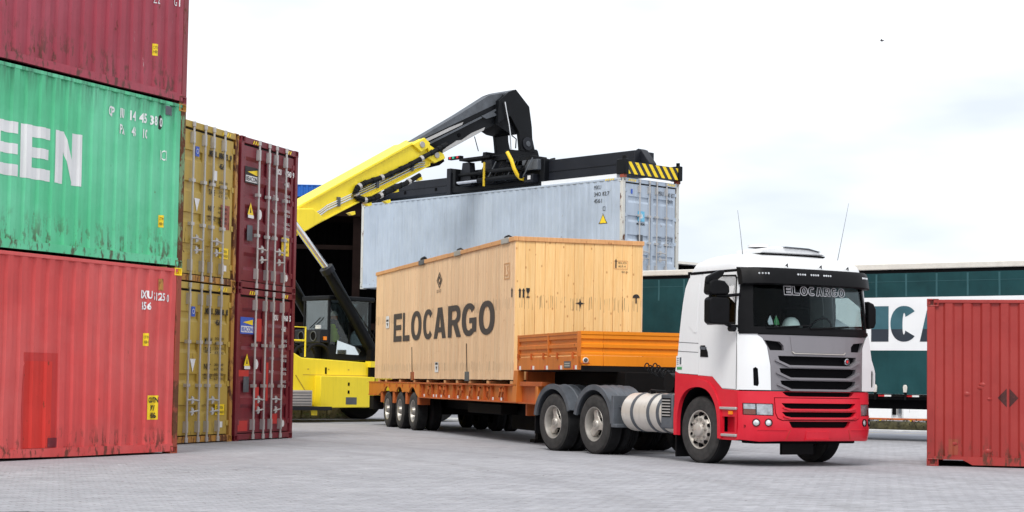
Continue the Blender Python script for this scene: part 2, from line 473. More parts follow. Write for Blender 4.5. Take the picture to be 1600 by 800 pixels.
# ---------------------------------------------------------------- block capitals drawn as outlines
def _arc(cx, cy, rx, ry, a0, a1, n=14, e=2.0):
    out = []
    for i in range(n + 1):
        a = radians(a0 + (a1 - a0) * i / n); c_, s_ = cos(a), sin(a)
        out.append((cx + rx * math.copysign(abs(c_) ** (2 / e), c_), cy + ry * math.copysign(abs(s_) ** (2 / e), s_)))
    return out
def glyph(ch, sx, sy):
    """outline and holes in a unit box; sx, sy are stroke widths as parts of width and height"""
    if ch == 'I': return [(0, 0), (1, 0), (1, 1), (0, 1)], []
    if ch == 'L': return [(0, 0), (1, 0), (1, sy), (sx, sy), (sx, 1), (0, 1)], []
    if ch == 'E':
        m0, m1 = .5 - sy * .45, .5 + sy * .45
        return [(0, 0), (1, 0), (1, sy), (sx, sy), (sx, m0), (.93, m0), (.93, m1), (sx, m1), (sx, 1 - sy), (.98, 1 - sy), (.98, 1), (0, 1)], []
    if ch == 'N': return [(0, 0), (sx * .95, 0), (sx * .95, .62), (1 - sx, 0), (1, 0), (1, 1), (1 - sx * .95, 1), (1 - sx * .95, .38), (sx, 1), (0, 1)], []
    if ch == 'O': return _arc(.5, .5, .5, .5, 0, 354, 40, 2.25), [_arc(.5, .5, .5 - sx, .5 - sy * .85, 0, 354, 36, 2.1)]
    if ch == 'C':
        return _arc(.5, .5, .5, .5, 42, 318, 34, 2.2) + _arc(.5, .5, .5 - sx, .5 - sy * .85, 322, 38, 30, 2.1)[:], []
    if ch == 'G':
        o = _arc(.5, .5, .5, .5, 42, 312, 34, 2.2) + [(1.0, .12), (1.0, .55), (.52, .55), (.52, .39), (1 - sx, .39), (1 - sx, .22)]
        return o + _arc(.5, .5, .5 - sx, .5 - sy * .85, 305, 38, 30, 2.1), []
    if ch == 'A':
        w = sx * 1.02
        return [(0, 0), (w, 0), (w + .075, .20), (1 - w - .075, .20), (1 - w, 0), (1, 0), (.5 + w * .62, 1), (.5 - w * .62, 1)], [[(w + .14, .36), (1 - w - .14, .36), (.5, .80)]]
    if ch == 'R':
        o = [(0, 0), (sx, 0), (sx, .39), (.40, .39), (1 - sx * 1.05, 0), (1.03, 0), (.74, .43)] + _arc(.60, .715, .36, .285, -62, 90, 14, 2.3) + [(0, 1)]
        return o, [[(sx, .40 + sy * .72), (.56, .40 + sy * .72)] + _arc(.56, .70, .36 - sx * .78, .30 - sy * .87, -88, 88, 10, 2.2)[1:-1] + [(.56, 1 - sy * .87), (sx, 1 - sy * .87)]]
def block_letter(ch, parent, m, fn, u0, v0, w, h, sx, sy, d, ucuts=(), vcuts=(), clip=None, name='lettering'):
    o, hs = glyph(ch, sx, sy)
    T = lambda p: (u0 + p[0] * w, v0 + p[1] * h)
    bm = bmesh.new(); es = []
    for loop in [o] + hs:
        vs = [bm.verts.new((*T(p), 0)) for p in loop]
        es += [bm.edges.new((vs[i], vs[(i + 1) % len(vs)])) for i in range(len(vs))]
    bmesh.ops.triangle_fill(bm, use_beauty=True, use_dissolve=False, edges=es, normal=(0, 0, 1))
    if clip:
        bmesh.ops.bisect_plane(bm, geom=bm.verts[:] + bm.edges[:] + bm.faces[:], plane_co=(0, clip[0], 0), plane_no=(0, clip[1], 0), clear_inner=True)
    return finish_patch(bm, name, fn, m, parent, None, d, [c for c in ucuts if u0 - .01 < c < u0 + w + .01], [c for c in vcuts if v0 < c < v0 + h], smooth=0)

def rect(u0, v0, u1, v1): return [(u0, v0), (u1, v0), (u1, v1), (u0, v1)]

def frame_loc(o, xd, p):
    """world position of a point given in a frame with origin o and x direction xd"""
    yd = (-xd[1], xd[0])
    return (o[0] + xd[0] * p[0] + yd[0] * p[1], o[1] + xd[1] * p[0] + yd[1] * p[1], (o[2] if len(o) > 2 else 0) + p[2])
# ================================================================ ground
def make_ground():
    k = NT('paved yard')
    ge = k.n('ShaderNodeNewGeometry')
    rot = k.n('ShaderNodeMapping'); rot.inputs['Rotation'].default_value = (0, 0, PAVE_ROT)
    k.l(ge.outputs['Position'], rot.inputs['Vector'])
    sp = k.n('ShaderNodeSeparateXYZ'); k.l(rot.outputs[0], sp.inputs[0])
    row = k.math('FLOOR', k.math('DIVIDE', sp.outputs[1], .1))
    uu = k.math('ADD', k.math('DIVIDE', sp.outputs[0], .2), k.math('MULTIPLY', k.math('FLOORED_MODULO', row, 2.0), .5))
    col = k.math('FLOOR', uu)
    cv = k.n('ShaderNodeCombineXYZ'); k.l(row, cv.inputs[0]); k.l(col, cv.inputs[1])
    wnz = k.n('ShaderNodeTexWhiteNoise'); k.l(cv.outputs[0], wnz.inputs['Vector'])
    fu = k.math('FRACT', uu); fv = k.math('FRACT', k.math('DIVIDE', sp.outputs[1], .1))
    eu = k.math('MULTIPLY', k.math('MINIMUM', fu, k.math('SUBTRACT', 1.0, fu)), .2)
    ev = k.math('MULTIPLY', k.math('MINIMUM', fv, k.math('SUBTRACT', 1.0, fv)), .1)
    joint = k.ramp(k.math('MINIMUM', eu, ev), .002, .006, 1, 0)
    pos = ge.outputs['Position']
    n1 = k.noise(pos, .22, 6, .6); n2 = k.noise(pos, 1.3, 6, .65); n3 = k.noise(pos, 14, 4, .6); n4 = k.noise(pos, .06, 3, .5)
    c = k.mix(wnz.outputs['Value'], lin(160, 160, 165), lin(180, 180, 186))
    c = k.mix(k.ramp(n1, .35, .66, 0, .65), c, lin(152, 152, 158))
    c = k.mix(k.ramp(n2, .5, .75, 0, .4), c, lin(202, 202, 206))
    c = k.mix(k.ramp(n3, .35, .75, 0, .3), c, lin(130, 128, 126))
    st = k.noise(pos, .8, 8, .72)
    c = k.mix(k.ramp(st, .66, .72, 0, .4), c, lin(120, 112, 100))
    crk = k.noise(pos, .55, 4, .55)
    line_ = k.ramp(k.math('ABSOLUTE', k.math('SUBTRACT', crk, .5)), .0015, .004, 1, 0)
    brk = k.ramp(k.noise(pos, .9, 3), .58, .66)
    c = k.mix(k.math('MULTIPLY', k.math('MULTIPLY', line_, brk), .6), c, lin(84, 76, 66))
    vd = k.n('ShaderNodeVectorMath', operation='DISTANCE'); k.l(pos, vd.inputs[0]); vd.inputs[1].default_value = (-26, 14, 0)
    for rad in (27.5, 29.6, 33.2, 35.2):
        tm = k.ramp(k.math('ABSOLUTE', k.math('SUBTRACT', vd.outputs['Value'], rad)), .14, .24, 1, 0)
        c = k.mix(k.math('MULTIPLY', tm, k.ramp(n2, .35, .65, .04, .20)), c, lin(104, 102, 102))
    sp9 = k.noise(pos, 7.5, 3, .5)
    c = k.mix(k.ramp(sp9, .69, .73, 0, .55), c, lin(96, 90, 84))
    c = k.mix(k.math('MULTIPLY', joint, .5), c, lin(96, 92, 88))
    k.set(c, .92, 0, .2)
    h = k.math('ADD', k.math('MULTIPLY', n3, .4), k.math('MULTIPLY', joint, -.8))
    k.bump(h, .35, .006)
    M['paving'] = k.m
PAVE_ROT = radians(-33)
make_ground()

NX0, NX1, NY0, NY1 = -6.0, 8.2, 13.5, 23.6          # near zone laid with single pavers
g = MB()
xs = [-900, NX0, NX1, 900]; ys = [-300, NY0, NY1, 1500]
P = lambda i, j, z: (xs[i], ys[j], z)
for i in range(3):
    for j in range(3):
        if (i, j) == (1, 1): continue
        g.add([P(i, j, 0), P(i + 1, j, 0), P(i + 1, j + 1, 0), P(i, j + 1, 0)], [(0, 1, 2, 3)])
g.add([P(1, 1, -.014), P(2, 1, -.014), P(2, 2, -.014), P(1, 2, -.014)], [(0, 1, 2, 3)])
yard = g.obj('ground', 'paving', smooth=0, kind='structure')

pm = MB(); a, b, c_, hh = .0986, .0486, .0035, .0165
pm.add([(-a, -b, 0), (a, -b, 0), (a, b, 0), (-a, b, 0), (-a, -b, hh - .004), (a, -b, hh - .004), (a, b, hh - .004), (-a, b, hh - .004),
        (-a + c_, -b + c_, hh), (a - c_, -b + c_, hh), (a - c_, b - c_, hh), (-a + c_, b - c_, hh)],
       [(8, 9, 10, 11)] + [(i, (i + 1) % 4, 4 + (i + 1) % 4, 4 + i) for i in range(4)] + [(4 + i, 4 + (i + 1) % 4, 8 + (i + 1) % 4, 8 + i) for i in range(4)])
pavers = []
R_ = Matrix.Rotation(-PAVE_ROT, 2)
cr_, sr_ = cos(PAVE_ROT), sin(PAVE_ROT)
for r in range(-400, 400):
    v = (r + .5) * .1
    for q in range(-200, 200):
        u = (q + .5 - (r % 2) * .5) * .2
        x, y = u * cr_ + v * sr_, -u * sr_ + v * cr_
        if NX0 - .02 < x < NX1 + .02 and 15.2 < y < NY1 + .02 and abs(x) < .315 * y + .5:
            pavers.append((sqrt(x * x + y * y) + (0 if 15.7 < y and abs(x) < .288 * y else 50), x, y))
pavers.sort()
rp = random.Random(3)
def paver_z(): return -.014 + rp.uniform(-.0012, .0012)
pv0 = None
for d_, x, y in pavers[:300]:
    if pv0 is None:
        pv0 = pm.obj('paver', 'paving', yard, smooth=0)
        o = pv0
    else:
        o = pv0.copy(); COL.objects.link(o)
    o.location = (x, y, paver_z()); o.rotation_euler = (rp.uniform(-.006, .006), rp.uniform(-.006, .006), -PAVE_ROT)
rest = MB()
for d_, x, y in pavers[300:]:
    z = paver_z(); tx, ty = rp.uniform(-.008, .008), rp.uniform(-.008, .008)
    vs = [(p[0] * cr_ + p[1] * sr_ + x, -p[0] * sr_ + p[1] * cr_ + y, p[2] + z + p[0] * tx + p[1] * ty) for p in pm.v]
    rest.add(vs, pm.f)
rest.obj('paving_blocks', 'paving', yard, smooth=0, kind='stuff')

# asphalt lane and kerb at the far right
k = NT('asphalt'); pos = k.n('ShaderNodeNewGeometry').outputs['Position']
c = k.mix(k.ramp(k.noise(pos, .8, 6), .3, .7), lin(140, 142, 150), lin(160, 162, 170))
k.set(c, .95, 0, .2); k.bump(k.noise(pos, 40, 3), .3, .004); M['asphalt'] = k.m
lane_dir = Vector((cos(-.48), sin(-.48), 0))
def lane(name, m, t0, t1, n0, n1, z0, z1, kind='structure'):
    o = Vector((9.9, 48.2, 0)); nrm = Vector((-lane_dir.y, lane_dir.x, 0)); b = MB()
    c4 = [o + lane_dir * t + nrm * n for t, n in ((t0, n0), (t1, n0), (t1, n1), (t0, n1))]
    if z0 == z1:
        b.add([(p.x, p.y, z1) for p in c4], [(0, 1, 2, 3)])
    else:
        b.add([(p.x, p.y, z0) for p in c4] + [(p.x, p.y, z1) for p in c4], [(3, 2, 1, 0), (4, 5, 6, 7), (0, 1, 5, 4), (1, 2, 6, 5), (2, 3, 7, 6), (3, 0, 4, 7)])
    return b.obj(name, m, kind=kind, bevel=.015 if z0 != z1 else 0)
lane('road', 'asphalt', -14, 60, -7.5, 0, .004, .004)
lane('road_line', 'yellowsticker', -14, 60, -1.75, -1.67, .008, .008)
lane('kerb', 'kerb', -14, 60, 0, .3, -.1, .05)

# ================================================================ containers
W = 2.438
PITCH = .278
def corr(u):
    t = (u / PITCH) % 1.0
    a_ = .385
    if t < a_: return 0.0
    if t < .5: return (t - a_) / (.5 - a_)
    if t < .5 + a_: return 1.0
    return 1 - (t - .5 - a_) / (.5 - a_)
def corr_cuts(u0, u1):
    r = []
    n = int(u0 / PITCH) - 1
    while n * PITCH < u1 + PITCH:
        for t in (0, .385, .5, .885):
            c = (n + t) * PITCH
            if u0 + 1e-4 < c < u1 - 1e-4: r.append(c)
        n += 1
    return r

def casting_mesh():
    if 'casting' in bpy.data.meshes: return bpy.data.meshes['casting']
    bm = bmesh.new(); bmesh.ops.create_cube(bm, size=1)
    for v in bm.verts: v.co = Vector((v.co.x * .178, v.co.y * .164, v.co.z * .12))
    bm.faces.ensure_lookup_table()
    fs = [f for f in bm.faces if abs(f.normal.z) < .5]
    bmesh.ops.inset_individual(bm, faces=fs, thickness=.028)
    bmesh.ops.inset_individual(bm, faces=fs, thickness=.004, depth=-.05)
    for f in fs: f.material_index = 1
    me = bpy.data.meshes.new('casting'); bm.to_mesh(me); bm.free()
    return me

def container(label, cat, loc, rz, L, H, body, post=None, show=('A',), group=None, seed=1.0, dent=.010, castmat=None, door=None, sag=0.0, notch=None, depth=.033):
    post = post or body
    t = thing('shipping_container', label, cat, loc, rz, group)
    ugrid = [0.0, .1] + corr_cuts(.1, L - .1) + [L - .1, L]
    vgrid = [-1.0] + frange(.15, H - .055, 9) + [9.0]
    gcache = {}
    def rec(u, v):
        i = min(max(bisect.bisect_right(ugrid, u) - 1, 0), len(ugrid) - 2); j = min(max(bisect.bisect_right(vgrid, v) - 1, 0), len(vgrid) - 2)
        tu = (u - ugrid[i]) / (ugrid[i + 1] - ugrid[i]); tv = (v - vgrid[j]) / (vgrid[j + 1] - vgrid[j])
        def G(a, b):
            if (a, b) not in gcache: gcache[(a, b)] = rec0(ugrid[a], vgrid[b])
            return gcache[(a, b)]
        return (G(i, j) * (1 - tu) + G(i + 1, j) * tu) * (1 - tv) + (G(i, j + 1) * (1 - tu) + G(i + 1, j + 1) * tu) * tv
    def rec0(u, v):
        e = noise.noise(Vector((u * .7, v * .8, seed))) * dent + noise.noise(Vector((u * 2.3, v * 2.0, seed + 9))) * dent * .5
        k = min(1, (v - .16) / .3, (H - .08 - v) / .25); k = max(0, k)
        return .012 + depth * corr(u) + e * k
    SA = lambda u, v, d: (u, rec(u, v) - d, v)
    SB = lambda u, v, d: (L - u, W - rec(u, v) + d, v)
    DR = lambda u, v, d: (.034 - d, W - u, v)
    # frame
    for sd, fn in (('A', SA), ('B', SB)):
        us = [.1] + corr_cuts(.1, L - .1) + [L - .1]
        nv = 9
        vsl = frange(.15, H - .055, nv)
        mb = MB()
        mb.v = [fn(u, v, 0) for v in vsl for u in us]
        n = len(us)
        mb.f = [(j * n + i, j * n + i + 1, (j + 1) * n + i + 1, (j + 1) * n + i) for j in range(nv) for i in range(n - 1)]
        mb.obj('side_panel', body, t, smooth=25)
        y0, y1 = (.004, .075) if sd == 'A' else (W - .075, W - .004)
        MB().box((.1, y0, H - .065), (L - .1, y1, H - .012)).obj('top_rail', body, t, bevel=.006)
        br = MB(); N = 40; pl = []
        for i in range(N + 1):
            x = .1 + (L - .2) * i / N
            s_ = noise.noise(Vector((x * .8, 0, seed + 3))) * sag
            if notch and sd == 'A' and x < notch: s_ = .075
            pl.append((x, s_))
        vs = []
        for x, s_ in pl:
            yo = s_ * .5 if not (notch and x < notch) else 0
            if sd == 'A':
                vs += [(x, y0 + yo, .155), (x, y0 - yo * .4, .03 + s_), (x, y1, .03 + s_), (x, y1, .155)]
            else:
                vs += [(x, y1 - yo, .155), (x, y1 + yo * .4, .03 + s_), (x, y0, .03 + s_), (x, y0, .155)]
        fs = [(i * 4 + a_, i * 4 + (a_ + 1) % 4, i * 4 + 4 + (a_ + 1) % 4, i * 4 + 4 + a_) for i in range(N) for a_ in range(4)]
        br.add(vs, fs).obj('bottom_rail', body, t)
    for x0, x1 in ((0.003, .12), (L - .12, L - .003)):
        for y0, y1 in ((.003, .11), (W - .11, W - .003)):
            MB().box((x0, y0, .118), (x1, y1, H - .118)).obj('corner_post', post, t, bevel=.008)
    cm = casting_mesh()
    first = None
    for i, x in enumerate((.089, L - .089)):
        for y in (.082, W - .082):
            for z in (.06, H - .06):
                me = cm.copy(); me.name = 'corner_casting'; me.materials.clear()
                sp_ = castmat.get((i, y < 1, z > 1)) if castmat else None
                me.materials.append(M[sp_ or post]); me.materials.append(M['seal'])
                o = link('corner_casting', me, None, t, smooth=0, loc=(x, y, z), bevel=.006)
    # roof, floor
    MB().box((.1, .06, H - .03), (L - .1, W - .06, H - .02)).obj('roof_panel', body, t)
    MB().box((.1, .08, .12), (L - .1, W - .08, .16)).obj('floor', 'under', t)
    # front end
    us = [.1] + corr_cuts(.1, W - .1) + [W - .1]
    mb = MB()
    mb.v = [(L - .02 - .036 * corr(u), u, v) for v in (.14, H - .06) for u in us]; n = len(us)
    mb.f = [(i, i + 1, n + i + 1, n + i) for i in range(n - 1)]
    mb.obj('end_panel', body, t, smooth=25)
    MB().box((L - .1, .1, .03), (L - .006, W - .1, .14)).obj('end_rail', body, t, bevel=.006)
    MB().box((L - .1, .1, H - .07), (L - .006, W - .1, H - .012)).obj('end_rail', body, t, bevel=.006)
    # door end
    MB().box((.005, .12, .02), (.09, W - .12, .13)).obj('door_sill', post, t, bevel=.006)
    MB().box((.005, .12, H - .125), (.09, W - .12, H - .008)).obj('door_header', body, t, bevel=.006)
    MB().box((.088, .11, .1), (.098, W - .11, H - .1)).obj('door_gasket', 'seal', t)
    D = door or dict(bands=4, kind='flat', rods=0)
    gap = D.get('gap', W / 2)
    for s_, (ua, ub) in ((0, (.155, gap - .016)), (1, (gap + .016, W - .155))):
        va, vb = .15, H - .165
        pm_ = MB()
        m_ = .085
        # stiles and a pressed sheet with horizontal bands
        for a0, a1, b0, b1 in ((ua, ua + m_, va, vb), (ub - m_, ub, va, vb)):
            pm_.add([DR(a0, b0, 0), DR(a1, b0, 0), DR(a1, b1, 0), DR(a0, b1, 0), DR(a0, b0, -.03), DR(a1, b0, -.03), DR(a1, b1, -.03), DR(a0, b1, -.03)],
                    [(0, 1, 2, 3), (4, 7, 6, 5), (0, 4, 5, 1), (1, 5, 6, 2), (2, 6, 7, 3), (3, 7, 4, 0)])
        prof = [(va, 0)]
        nb = D['bands']; ph = (vb - va) / (nb + .62)
        for i in range(nb):
            c = va + ph * (i + .81)
            if D['kind'] == 'flat':
                prof += [(c - .10, 0), (c - .03, -.034), (c + .085, -.034), (c + .092, 0)]
            else:
                prof += [(c - .17, 0), (c - .10, -.042), (c + .10, -.042), (c + .17, 0)]
        prof.append((vb, 0))
        vs = []
        for v, d in prof: vs += [DR(ua + m_, v, d), DR(ub - m_, v, d)]
        pm_.add(vs, [(2 * i, 2 * i + 1, 2 * i + 3, 2 * i + 2) for i in range(len(prof) - 1)])
        dl = pm_.obj('door', body, t, smooth=25)
        if not D['rods']: continue
        hs = -1 if s_ == 0 else 1
        for ru in ((gap - .52, gap - .1) if s_ == 0 else (gap + .22, gap + .64)):
            if not D.get('sym'): pass
            rm = MB()
            d0 = .055
            rm.tube([DR(ru, .07, d0), DR(ru, H - .05, d0)], .021, 8)
            for vz in (.07, H - .06):
                rm.cyl(DR(ru, vz - .045, d0), DR(ru, vz + .045, d0), .034, 8)
            for vz in (.30, H - .30):
                rm.box(tuple(min(a, b) for a, b in zip(DR(ru - .04, vz - .10, d0 + .024), DR(ru + .02, vz + .10, 0))), tuple(max(a, b) for a, b in zip(DR(ru - .04, vz - .10, d0 + .024), DR(ru + .02, vz + .10, 0))))
            for vz in (.36 * H, .63 * H):
                rm.box(tuple(min(a, b) for a, b in zip(DR(ru - .055, vz - .03, d0 + .022), DR(ru + .055, vz + .03, 0))), tuple(max(a, b) for a, b in zip(DR(ru - .055, vz - .03, d0 + .022), DR(ru + .055, vz + .03, 0))))
            rm.obj('lock_rod', 'galv', dl, smooth=40)
            hv = .27 * H if ru in (gap - .52, gap + .22) else .20 * H
            r0 = gap - .52 if s_ == 0 else gap + .22
            hm = MB()
            hm.tube([DR(r0 - .02 if hv > .25 * H else r0 + .42, hv, d0), DR(r0 + .1 if hv > .25 * H else r0 + .3, hv + .01, d0 + .045), DR(r0 + .38 if hv > .25 * H else r0 + .05, hv - .015, d0 + .03)], .016, 6)
            hm.tube([DR(r0 + .12, hv - .07, d0 + .03), DR(r0 + .12, hv + .07, d0 + .03)], .02, 6)
            hm.tube([DR(r0 + .16, hv - .05, d0 + .02), DR(r0 + .16, hv + .05, d0 + .02)], .03, 6)
            hm.obj('door_handle', 'galv', dl, smooth=40)
        for i in range(4):
            hg = MB()
            vz = .35 + (H - .7) * i / 3
            ue = ua - .02 if s_ == 0 else ub + .02
            hg.box(tuple(min(a, b) for a, b in zip(DR(ue - .07, vz - .05, .012), DR(ue + .07, vz + .05, -.03))), tuple(max(a, b) for a, b in zip(DR(ue - .07, vz - .05, .012), DR(ue + .07, vz + .05, -.03))))
            hg.obj('hinge', body, dl, bevel=.004)
    cuts = corr_cuts(0, L)
    return t, SA, SB, DR, cuts

def sticker(name, t, m, fn, u0, v0, u1, v1, cuts=(), d=.004, label=None):
    return patch(name, rect(u0, v0, u1, v1), [], fn, m, t, None, d, [c for c in cuts if u0 < c < u1], frange(v0, v1, 4)[1:-1], smooth=0, label=label)
def poly_sticker(name, t, m, fn, poly, cuts=(), d=.004):
    us = [p[0] for p in poly]
    return patch(name, poly, [], fn, m, t, None, d, [c for c in cuts if min(us) < c < max(us)], (), smooth=0)
def dashes(t, fn, u0, v0, n=3, w=.045, h=.07, d=.006, m='yellowsticker'):
    for i in range(n):
        u = u0 + i * w * 1.9
        poly_sticker('hazard_dash', t, m, fn, [(u, v0), (u + w, v0), (u + w + .04, v0 + h), (u + .04, v0 + h)], (), d)

# ---- left stack, long sides towards the yard
SXY, SDIR = (-5.1866, 27.2874), (sin(.4646), cos(.4646))
SRZ = math.atan2(SDIR[1], SDIR[0])
HS, HG, HC = 2.896, 2.591, 2.896
L40 = 12.192
def st_loc(z): 
    p = frame_loc(SXY, SDIR, (-L40, 0, z)); return p
U = lambda x: L40 + x
red, SA, SB, DR, cuts = container('faded red container with red repair patch at the bottom of the left stack', 'shipping container',
    st_loc(0), SRZ, L40, HS, 'red', 'rustpost', seed=2.2, dent=.022, castmat={(1, True, True): 'yellowsticker'}, sag=.03)
text('LXU', red, 'letterwhite', SA, U(-1.0), 2.375, .27, .125, cuts, bold=.03)
text('6125', red, 'letterwhite', SA, U(-.69), 2.36, .27, .125, cuts, bold=.03)
text('0', red, 'letterwhite', SA, U(-.335), 2.345, .055, .125, cuts, bold=.03)
text('456', red, 'letterwhite', SA, U(-.97), 2.205, .22, .125, cuts, bold=.03)
sticker('caution_sign', red, 'yellowsticker', SA, U(-.76), .53, U(-.49), .90, cuts)
text('CAUTN', red, 'letterblack', SA, U(-.745), .79, .24, .085, cuts, d=.016, bold=.03)
text("9'/", red, 'letterblack', SA, U(-.67), .665, .12, .09, cuts, d=.016, bold=.03)
text('HI6', red, 'letterblack', SA, U(-.69), .55, .16, .09, cuts, d=.016, bold=.03)
sticker('warning_sticker', red, 'yellowsticker', SA, U(-.87), 1.655, U(-.77), 1.85, cuts)
text('CTN', red, 'letterblack', SA, U(-.86), 1.77, .08, .04, cuts, d=.016)
text('HH', red, 'letterblack', SA, U(-.85), 1.69, .06, .05, cuts, d=.016)
sticker('repair_patch', red, 'redpatch2', SA, U(-3.5), .16, U(-2.76), 1.5, cuts, d=.003)
sticker('repair_patch', red, 'redpatch', SA, U(-3.44), .162, U(-2.87), 1.38, cuts, d=.007, label='brighter inner red repair patch')
sticker('repair_patch', red, 'maroon', SA, U(-2.97), .165, U(-2.76), .30, cuts, d=.010, label='small dark red repair patch')
sticker('lashing_tag', red, 'ochrepost', SA, U(-.55), 2.52, U(-.47), 2.70, cuts, d=.012)

green, SA, SB, DR, cuts = container('green container with white letters EEN in the middle of the left stack', 'shipping container',
    st_loc(HS), SRZ, L40, HG, 'green', 'greenpost', seed=5.1, dent=.012, castmat={(1, True, True): 'ochrepost'}, sag=.012)
for ch, x, w in (('E', -4.30, .60), ('E', -3.66, .61), ('N', -2.985, .57)):
    block_letter(ch, green, 'letterwhite', SA, U(x), 1.03, w, .755, .36, .215, .004, cuts, frange(.15, HG - .055, 9))
for s_, x, w in (('C', -1.86, .07), ('P', -1.77, .08), ('IU', -1.60, .13), ('14', -1.36, .13), ('45', -1.12, .14), ('38', -.86, .14), ('0', -.625, .07)):
    text(s_, green, 'letterwhite', SA, U(x), 2.155, w, .15, cuts, bold=.03)
for s_, x, w in (('PA', -1.60, .15), ('43', -1.33, .14), ('10', -1.06, .12)):
    text(s_, green, 'letterwhite', SA, U(x), 1.92, w, .145, cuts, bold=.03)
poly_sticker('number_box', green, 'letterblack', SA, [(U(-.65), 2.13), (U(-.64), 2.32), (U(-.60), 2.35), (U(-.565), 2.32), (U(-.56), 2.15), (U(-.60), 2.11)], cuts, .003)
text('ICI', green, 'letterwhite', SA, U(-.59), 1.64, .11, .16, cuts)
sticker('warning_sticker', green, 'yellowsticker', SA, U(-.585), .60, U(-.49), .79, cuts)
text('CTN', green, 'letterblack', SA, U(-.575), .71, .07, .045, cuts, d=.016)
text('HH', green, 'letterblack', SA, U(-.57), .63, .06, .05, cuts, d=.016)
sticker('vent_cover', green, 'fender', SA, U(-.53), 2.36, U(-.35), 2.50, cuts, d=.025)

claret, SA, SB, DR, cuts = container('scraped claret red container at the top of the left stack', 'shipping container',
    st_loc(HS + HG), SRZ, L40, HC, 'claret', 'claretpost', seed=8.6, dent=.012, sag=.02)
sticker('warning_sticker', claret, 'yellowsticker', SA, U(-.85), .645, U(-.755), .83, cuts)
text('CTN', claret, 'letterblack', SA, U(-.84), .75, .07, .045, cuts, d=.016)
text('HH', claret, 'letterblack', SA, U(-.835), .68, .06, .05, cuts, d=.016)
text('22', claret, 'letterwhite', SA, U(-.86), 1.46, .12, .13, cuts)
text('G1', claret, 'letterwhite', SA, U(-.35), 1.52, .11, .13, cuts)

# ---- door stack
DXY, DDIR = (-4.3712, 35.102), (sin(.3325), cos(.3325))
def do_loc(off, z): return frame_loc(DXY, DDIR, (off, 0, z))
DRZ = math.atan2(DDIR[0], -DDIR[1])               # long axis runs away from the doors
flat = dict(bands=4, kind='flat', rods=1)
pressed = dict(bands=5, kind='pressed', rods=1)
def tri(u, v, w, h): return [(u, v + h), (u + w / 2, v), (u + w, v + h)]
def ochre(z, label, num, chk, low):
    t, SA, SB, DR, cuts = container(label, 'shipping container', do_loc(-2.55, z), DRZ, L40, HC, 'ochre', 'ochrepost', show=(), seed=z + 1, door=flat)
    dz = .012
    text('MSCU', t, 'letterblack', DR, 1.36, 2.34, .27, .12, d=dz, bold=.045)
    text(num, t, 'letterblack', DR, 1.72, 2.34, .34, .12, d=dz, bold=.045)
    text(chk, t, 'letterblack', DR, 2.14, 2.34, .07, .12, d=dz, bold=.045)
    text('4561', t, 'letterblack', DR, 1.74, 2.15, .22, .11, d=dz, bold=.045)
    for i, (s_, v) in enumerate((('M.G.W.', 1.82), ('TARE', 1.64), ('NET', 1.34), ('CU.CAP.', 1.16))):
        text(s_, t, 'letterblack', DR, 1.36, v, .30 if i in (0, 3) else .24, .10, d=dz, bold=.02)
        for j in range(2):
            text('30480' if j == 0 else '67200', t, 'letterblack', DR, 1.74, v + .06 - j * .08, .34, .05, d=dz)
    sticker('blue_sticker', t, 'bluesticker', DR, .84, 2.28, .98, 2.46, d=dz)
    text('CI', t, 'white', DR, .87, 2.33, .08, .09, d=dz + .003)
    poly_sticker('white_sticker', t, 'white', DR, tri(.84, 1.28, .20, .24), d=dz)
    sticker('caution_sign', t, 'yellowsticker', DR, 1.80, .50, 2.16, .70, d=dz)
    text('CAUTION', t, 'letterblack', DR, 1.84, .61, .26, .055, d=dz + .003)
    text('HIGH TRAILER', t, 'letterblack', DR, 1.82, .53, .32, .05, d=dz + .003)
    sticker('white_sticker', t, 'white', DR, 1.98, .27, 2.10, .38, d=dz)
    if not low:
        sticker('white_sticker', t, 'white', DR, 1.50, 1.92, 1.66, 2.10, d=dz)
        sticker('rust_patch', t, 'rustpost', DR, 1.84, 1.05, 2.18, 1.5, d=dz - .004)
    dashes(t, lambda u, v, d: (.005 - d, W - u, v), 1.78, HC - .11, 4)
    return t
ochre(0, 'mustard yellow container, lower of the two, doors closed, standing on the yard', '58648', '8', True)
ochre(HC, 'mustard yellow container stacked on the other mustard one, with a rust stain', '886773', '9', False)
